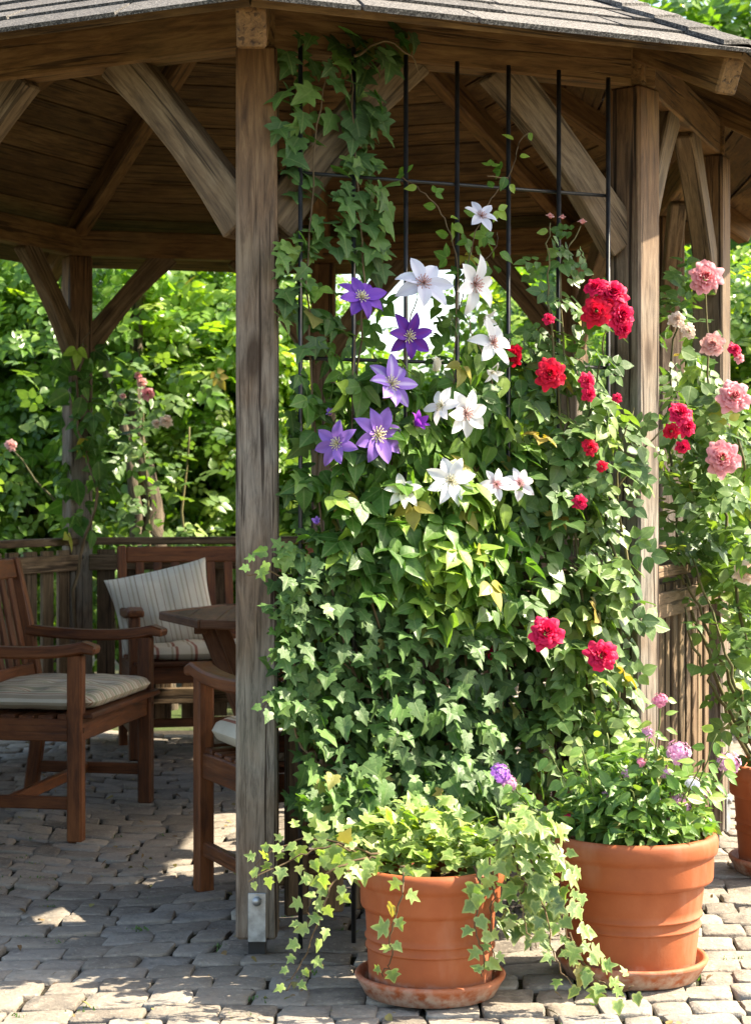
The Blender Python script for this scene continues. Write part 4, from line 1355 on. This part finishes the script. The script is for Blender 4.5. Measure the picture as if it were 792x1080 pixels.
for i, (x, y, r, mt, fc) in enumerate([
    (629, 329, 17, 'redrose', (-.2, -1, .05)), (645, 312, 17, 'crimson', (.15, -1, .5)), (651, 332, 18, 'crimson', (.6, -1, -.1)), (628, 305, 12, 'crimson', (-.4, -1, .6)), (640, 322, 14, 'redrose', (.1, -1, .3)), (655, 345, 12, 'crimson', (.7, -1, -.4)),
    (580, 395, 17, 'redrose', (-.05, -1, .15)), (544, 375, 13, 'redrose', (-.8, -.8, .1)), (576, 669, 20, 'crimson', (0, -1, .45)), (633, 692, 19, 'crimson', (.2, -1, .25)),
    (617, 402, 11, 'crimson', (.5, -1, 0)), (619, 415, 10, 'crimson', (.6, -1, -.2)), (621, 472, 10, 'redrose', (.2, -1, .2)), (611, 530, 9, 'crimson', (0, -1, .2)), (578, 337, 7, 'crimson', (0, -1, .2)),
    (523, 690, 11, 'crimson', (-.6, -1, .1)), (716, 438, 15, 'crimson', (.2, -1, .5)), (722, 450, 13, 'crimson', (.6, -1, 0)), (708, 455, 10, 'redrose', (-.5, -1, .1)), (719, 470, 9, 'crimson', (.1, -1, -.5)), (650, 420, 6, 'crimson', (.1, -1, .1)), (634, 492, 7, 'redrose', (.1, -1, .1))]):
    off = {7: .05, 15: .05, 8: .22, 9: .22}.get(i, .15)
    rose(rr_, TR(x, y, off), r / (330. if i < 7 else 355.), mt, fc, i)
for (x, y, r) in ((580, 229, 6), (593, 230, 5), (614, 235, 6)):
    rose(rr_, TR(x, y, .05), r / 392., 'palepink', (0, -.5, 1), 1, 16, 'small pale pink bud')

# ------------------------------------------------------------------ bedding plants in the large pot
random.seed(5)
bp = thing('verbena', 'low bright green bedding plant with mauve flower heads filling the largest pot', 'bedding plant', PR)
k = 1300
th = rng.uniform(0, 2 * np.pi, k); rr = np.sqrt(rng.uniform(0, 1, k))
ps = np.stack([PR.x + .185 * rr * np.cos(th), PR.y + .175 * rr * np.sin(th), .36 + (.17 * (1 - rr ** 2.5) + .02) * rng.uniform(0, 1, k)], 1)
nr, tp = bush_orient(k, .6); tp[:, 2] += .5; tp[:, :2] += .8 * np.stack([np.cos(th), np.sin(th)], 1) * rr[:, None]
stl = []
for i in range(26):
    a = random.uniform(0, 6.28); q = random.uniform(.2, 1)
    stl.append(smooth_line([(PR.x + .1 * math.cos(a) * q, PR.y + .1 * math.sin(a) * q, .33), (PR.x + .18 * math.cos(a) * q, PR.y + .17 * math.sin(a) * q, .45), (PR.x + .24 * math.cos(a) * q, PR.y + .2 * math.sin(a) * q, random.uniform(.46, .60))], 4, .003))
heads = [(640, 838, 6, 'verbena'), (668, 848, 8, 'pinkverbena'), (704, 862, 6, 'verbena'), (744, 838, 7, 'verbena'), (622, 850, 6, 'purpleverbena'), (683, 772, 7, 'verbena'), (537, 825, 9, 'verbena'), (715, 792, 14, 'verbena'), (690, 845, 7, 'purpleverbena'), (712, 842, 12, 'verbena'), (722, 852, 8, 'verbena'), (696, 738, 9, 'pinkverbena'), (528, 815, 12, 'purpleverbena'), (660, 815, 6, 'verbena'), (700, 815, 7, 'verbena'), (676, 803, 6, 'pinkverbena'), (730, 826, 8, 'shadewhite'), (600, 862, 6, 'crimson'), (768, 804, 14, 'verbena')]
hp = []
for x, y, r, mt in heads:
    Yh = 4.42 if x < 740 else 4.6
    q = P(x, y, Yh); hp.append(q)
    stl.append(smooth_line([(PR.x + (q.x - PR.x) * .4, PR.y + (q.y - PR.y) * .4, .34), (PR.x + (q.x - PR.x) * .8, PR.y + (q.y - PR.y) * .8, (q.z + .34) / 2), q], 5, .003))
sl = stem_leaves(stl, 60, .05, outv=(.1, -.7, .7), spread=.02, tone=.65)
leaf_mesh('leaves', M['bedding'], [LAN, OV], *cat((ps, nr, tp, rng.uniform(.026, .048, k), np.clip(rng.normal(.65, .22, k), 0, 1)), sl), bp, PR)
b = MB()
for ln in stl: b.tube(ln, .0018, 5)
b.build('stems', M['stemgreen'], bp, PR)
for i, ((x, y, r, mt), q) in enumerate(zip(heads, hp)):
    me = flower_obj('c', ('cl', mt, i % 2), lambda: cluster_mesh(mt, i % 2))
    place(me, 'flower_cluster', bp, q, (random.uniform(-.2, .4), -.8, .7), r / 375., random.uniform(0, 6))

# ------------------------------------------------------------------ pink rose at the right
pk = thing('pink_climbing_rose', 'pink flowered rose with long arching canes rising from the pot at the right edge', 'climbing rose', P3)
canes = []
for pts in ([(800, 815, 5.72), (745, 690, 5.75), (712, 560, 5.8), (705, 400, 5.85), (722, 320, 5.8)], [(805, 815, 5.72), (770, 720, 5.65), (735, 640, 5.6), (715, 600, 5.6)], [(810, 815, 5.7), (790, 700, 5.6), (765, 560, 5.6), (755, 470, 5.6), (742, 300, 5.6)],
            [(815, 815, 5.7), (800, 600, 5.7), (780, 480, 5.6), (770, 420, 5.6)], [(800, 815, 5.72), (760, 745, 5.55), (735, 690, 5.5), (722, 640, 5.5)], [(812, 815, 5.7), (790, 760, 5.5), (765, 690, 5.45), (730, 590, 5.5)], [(820, 815, 5.7), (815, 640, 5.7), (790, 605, 5.6)],
            [(812, 815, 5.75), (780, 650, 5.9), (750, 520, 5.9), (745, 380, 5.85)]):
    canes.append(smooth_line([P(*q) for q in pts], 7, .005))
ps, sz, to = [], [], []
for (cx, cy, rx, ry, cnt, s0, s1, Y0_, Y1_, tm) in [(725, 480, 34, 120, 150, 22, 34, 5.5, 6.0, .62), (765, 520, 34, 110, 130, 24, 36, 5.4, 6.0, .65), (786, 640, 18, 90, 60, 24, 34, 5.4, 5.9, .55), (715, 330, 22, 60, 40, 20, 30, 5.7, 6.0, .55), (745, 570, 30, 40, 46, 22, 32, 5.4, 5.8, .6), (770, 440, 30, 50, 30, 22, 32, 5.5, 5.8, .6), (785, 730, 14, 60, 30, 22, 32, 5.4, 5.8, .6), (745, 680, 22, 50, 8, 20, 30, 5.4, 5.6, .6)]:
    for _ in range(cnt):
        q = math.sqrt(random.random()); a = random.uniform(0, 6.283)
        ps.append(tuple(P(cx + rx * q * math.cos(a), cy + ry * q * math.sin(a), random.uniform(Y0_, Y1_)))); sz.append(random.uniform(s0, s1) / 350 * 1.4); to.append(min(1, max(0, random.gauss(tm, .2))))
ps = np.array(ps); nr, tp = bush_orient(len(ps), .55)
sl = stem_leaves([canes[0], canes[2], canes[3], canes[6], canes[7]], 10, .11, spread=.03, tone=.65)
leaf_mesh('leaves', M['rose'], [ROSE5, OVR], *cat((ps, nr, tp, np.array(sz), np.array(to)), sl), pk, P3)
b = MB()
for ln in canes: b.tube(ln, [.007 - .0045 * i / len(ln) for i in range(len(ln))], 6)
b.build('canes', M['cane'], pk, P3)
for i, (x, y, r, mt, fc) in enumerate([(743, 294, 18, 'pinkrose', (0, -1, .2)), (752, 364, 13, 'palepink', (-.4, -1, .2)), (773, 420, 18, 'pinkrose', (0, -1, .3)), (762, 484, 19, 'pinkrose', (-.2, -1, .2)), (787, 604, 13, 'peach', (-.3, -1, .2)),
                                     (713, 338, 9, 'peach', (0, -1, .3)), (725, 350, 8, 'peach', (.1, -1, .1)), (773, 370, 8, 'crimson', (.4, -1, .5)), (778, 378, 6, 'pinkrose', (.4, -1, .1))]):
    rose(pk, P(x, y, 5.42), r / 285., mt, fc, i)

# ------------------------------------------------------------------ background shrubs and trees
def shrub(name, label, catg, c, rad, h, nclump, nleaf, size, mat, group=None, tone=.5, tpl=None, z0=.15, trunk=None):
    t = thing(name, label, catg, (c[0], c[1], 0), 0, group)
    k = nclump
    d = norm(rng.normal(0, 1, (k, 3)))
    r_ = rng.uniform(.45, 1.0, k) ** .6
    cl = np.stack([c[0] + rad * d[:, 0] * r_, c[1] + rad * .8 * d[:, 1] * r_, z0 + (h - z0) * (.5 + .5 * d[:, 2] * r_)], 1)
    # broaden towards the base so that the lower half stays full
    ct = rng.normal(tone, .16, k)
    per = nleaf // k
    sp = .13 * rad + .06
    ps = np.repeat(cl, per, 0) + rng.normal(0, sp, (k * per, 3)) * np.array([1, 1, .8])
    ps[:, 2] = np.maximum(ps[:, 2], .03)
    to = np.clip(np.repeat(ct, per) + rng.normal(0, .18, k * per), 0, 1)
    nr = np.array([.1, -.45, .7])[None] + .4 * np.repeat(d, per, 0) + rng.normal(0, .55, (k * per, 3))
    tp = np.repeat(d, per, 0) * .8 + rng.normal(0, .7, (k * per, 3)) + np.array([0, 0, -.3])
    leaf_mesh('crown' if trunk else 'foliage', M[mat], tpl or SPRAY, ps, nr, tp, size * rng.uniform(.7, 1.3, k * per), to, t, (c[0], c[1], 0))
    b = MB(); base = Vector((c[0], c[1], 0))
    if trunk:
        b.tube(smooth_line([base, base + Vector((.05, .0, h * .25)), base + Vector((-.04, .04, h * .55)), base + Vector((.02, 0, h * .9))], 5, .01), [trunk * (1 - .75 * i / 15) for i in range(16)], 10)
    ks = 9 if trunk else 8
    for j in range(ks):
        q = Vector(cl[rng.integers(0, k)]); st = base + (up * h * random.uniform(.2, .5) if trunk else Vector((random.uniform(-.12, .12), random.uniform(-.12, .12), 0)))
        ln = smooth_line([st, st.lerp(q, .5) + up * .1, q], 5, .01)
        r0 = trunk * .4 if trunk else .016
        b.tube(ln, [r0 * (1 - .75 * i / 10) for i in range(len(ln))], 6)
    b.build('trunk' if trunk else 'stems', M['bark'], t, (c[0], c[1], 0))
    return t


GB = 'shrubs growing behind the gazebo'
def bgx(px, Y): return (px - CX) / F * Y
# (px, Y, radius, height, tone, material, label)
sh = [(-60, 11.2, .85, 3.0, .5, 'hedge', 'leafy green shrub behind the railing left of the back post'),
      (40, 10.9, .75, 2.7, .5, 'hedge', 'dense green shrub directly behind the left back post'),
      (140, 11.6, .80, 3.1, .55, 'hedge', 'bright leafy shrub behind the bench and its pillow'),
      (225, 11.2, .70, 2.7, .62, 'hedge', 'yellow green shrub between the left back post and the front post'),
      (300, 11.8, .75, 2.6, .5, 'hedge', 'green shrub seen past the right side of the front post'),
      (390, 11.4, .70, 1.5, .5, 'hedge', 'low shrub behind the trellis under the bright gap of sky'),
      (480, 11.7, .75, 1.65, .5, 'hedge', 'low shrub behind the white clematis'),
      (575, 11.3, .75, 2.5, .55, 'hedge', 'shrub behind the red roses at the middle of the trellis'),
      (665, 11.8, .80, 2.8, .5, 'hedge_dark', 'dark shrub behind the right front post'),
      (735, 10.6, .75, 2.5, .6, 'hedge', 'bright shrub seen between the two right posts'),
      (815, 9.6, .70, 2.6, .62, 'hedge', 'shrub at the right edge beyond the pink roses')]
for (px, Y, rad, h, tone, mt, lab) in sh:
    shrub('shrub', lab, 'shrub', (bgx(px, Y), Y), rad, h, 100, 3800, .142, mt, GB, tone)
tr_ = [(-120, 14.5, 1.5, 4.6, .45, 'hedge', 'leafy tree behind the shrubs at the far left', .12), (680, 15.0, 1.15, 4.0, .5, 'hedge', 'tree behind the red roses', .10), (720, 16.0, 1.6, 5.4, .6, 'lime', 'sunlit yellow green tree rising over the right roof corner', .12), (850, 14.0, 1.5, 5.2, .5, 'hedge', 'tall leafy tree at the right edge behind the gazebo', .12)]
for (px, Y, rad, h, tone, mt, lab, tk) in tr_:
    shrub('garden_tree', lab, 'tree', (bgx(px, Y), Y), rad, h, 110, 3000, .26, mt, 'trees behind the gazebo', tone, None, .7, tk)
# old trunk seen through the gap left of the front post
# pink roses far behind
rb_ = thing('rose_bush', 'tall loose rose bush with a few pink blooms just behind the back railing', 'rose bush', (bgx(150, 9.9), 9.9, 0))
ob_ = Vector(rb_.location)
ks = 260
ps = np.array([tuple(P(random.gauss(130, 55), random.uniform(380, 640), random.uniform(9.5, 10.1))) for _ in range(ks)])
nr, tp = bush_orient(ks, .55)
leaf_mesh('leaves', M['rose'], [ROSE5, OVR], ps, nr, tp, rng.uniform(.11, .17, ks), np.clip(rng.normal(.6, .2, ks), 0, 1), rb_, ob_)
b = MB()
for pts in ([(170, 780), (160, 600), (150, 420)], [(165, 780), (100, 600), (14, 475)], [(170, 780), (190, 600), (200, 450)]):
    ln = smooth_line([P(x, y, 9.8) for x, y in pts], 6, .01); b.tube(ln, [.012 - .008 * i / len(ln) for i in range(len(ln))], 6)
b.build('canes', M['cane'], rb_, ob_)
for i, (x, y, r, mt) in enumerate([(156, 416, 9, 'pinkrose'), (150, 404, 7, 'palepink'), (146, 396, 5, 'pinkrose'), (12, 470, 8, 'palepink'), (130, 418, 4, 'palepink'), (175, 445, 9, 'peach'), (165, 447, 6, 'peach'), (364, 500, 7, 'pinkrose')]):
    rose(rb_, P(x, y, 9.45), r / 205., mt, (.1, -1, .3), i)
# vine round the left back post
vn = thing('post_climber', 'dark leafy climber wrapped round the left back post of the gazebo', 'climbing plant', (posts[6].x, posts[6].y, 0))
ov_ = Vector(vn.location)
ks = 170
ps = np.array([tuple(P(random.gauss(86, 16), random.triangular(340, 600, 470), random.uniform(8.62, 9.02))) for _ in range(ks)])
nr, tp = wall_orient(ks, 1., .3, .55, .2)
leaf_mesh('leaves', M['clematis'], [TRI, OV], ps, nr, tp, rng.uniform(.08, .14, ks), np.clip(rng.normal(.45, .2, ks), 0, 1), vn, ov_)
b = MB()
for pts in ([(92, 790), (78, 640), (100, 520), (80, 430), (95, 345)],):
    ln = smooth_line([P(x, y, 8.66) for x, y in pts], 7, .008); b.tube(ln, [.010 - .006 * i / len(ln) for i in range(len(ln))], 6)
b.build('stems', M['twig'], vn, ov_)
# old leaning trunk between shrubs
ot = thing('old_tree', 'old pale leaning trunk with sparse leaves between the shrubs behind the bench', 'tree', (bgx(175, 10.3), 10.3, 0))
oo = Vector(ot.location); b = MB()
b.tube(smooth_line([P(172, 770, 10.3), P(165, 600, 10.3), P(160, 530, 10.35), P(140, 430, 10.5), P(150, 300, 10.7)], 5, .008), [.085 - .05 * i / 20 for i in range(21)], 12)
b.tube(smooth_line([P(150, 760, 10.25), P(146, 600, 10.25), P(140, 500, 10.3), P(110, 380, 10.4)], 5, .008), [.05 - .03 * i / 15 for i in range(16)], 10)
b.build('trunk', M['bark'], ot, oo)
ks = 120
ps = np.array([tuple(P(random.gauss(140, 40), random.uniform(270, 420), random.uniform(10.3, 10.9))) for _ in range(ks)])
nr, tp = bush_orient(ks, .6)
leaf_mesh('crown', M['hedge'], SPRAY, ps, nr, tp, rng.uniform(.16, .26, ks), np.clip(rng.normal(.55, .2, ks), 0, 1), ot, oo)

# fallen leaves and small moss tufts in the joints
ks = 700
ps = np.stack([rng.uniform(-2, 1.6, ks), rng.uniform(3.9, 9., ks), np.full(ks, .012)], 1)
nr = np.array([0, 0, 1.])[None] + rng.normal(0, .25, (ks, 3)); tp = rng.normal(0, 1, (ks, 3))
o = leaf_mesh('fallen_leaves', M['litter'], [OV, LAN], ps, nr, tp, rng.uniform(.006, .030, ks), rng.uniform(0, 1, ks), None, (0, 0, 0)); o['kind'] = 'stuff'
ks = 2200
cxs = rng.uniform(-1.8, 1.8, 130); cys = rng.uniform(3.95, 6.5, 130)
ii = rng.integers(0, 130, ks)
ps = np.stack([cxs[ii] + rng.normal(0, .018, ks), cys[ii] + rng.normal(0, .012, ks), np.full(ks, -.008)], 1)
nr = rng.normal(0, 1, (ks, 3)); nr[:, 2] *= .2; tp = np.array([0, 0, 1.])[None] + rng.normal(0, .5, (ks, 3))
o = leaf_mesh('moss', M['bedding'], LAN, ps, nr, tp, rng.uniform(.006, .015, ks), rng.uniform(0, .5, ks), None, (0, 0, 0)); o['kind'] = 'stuff'
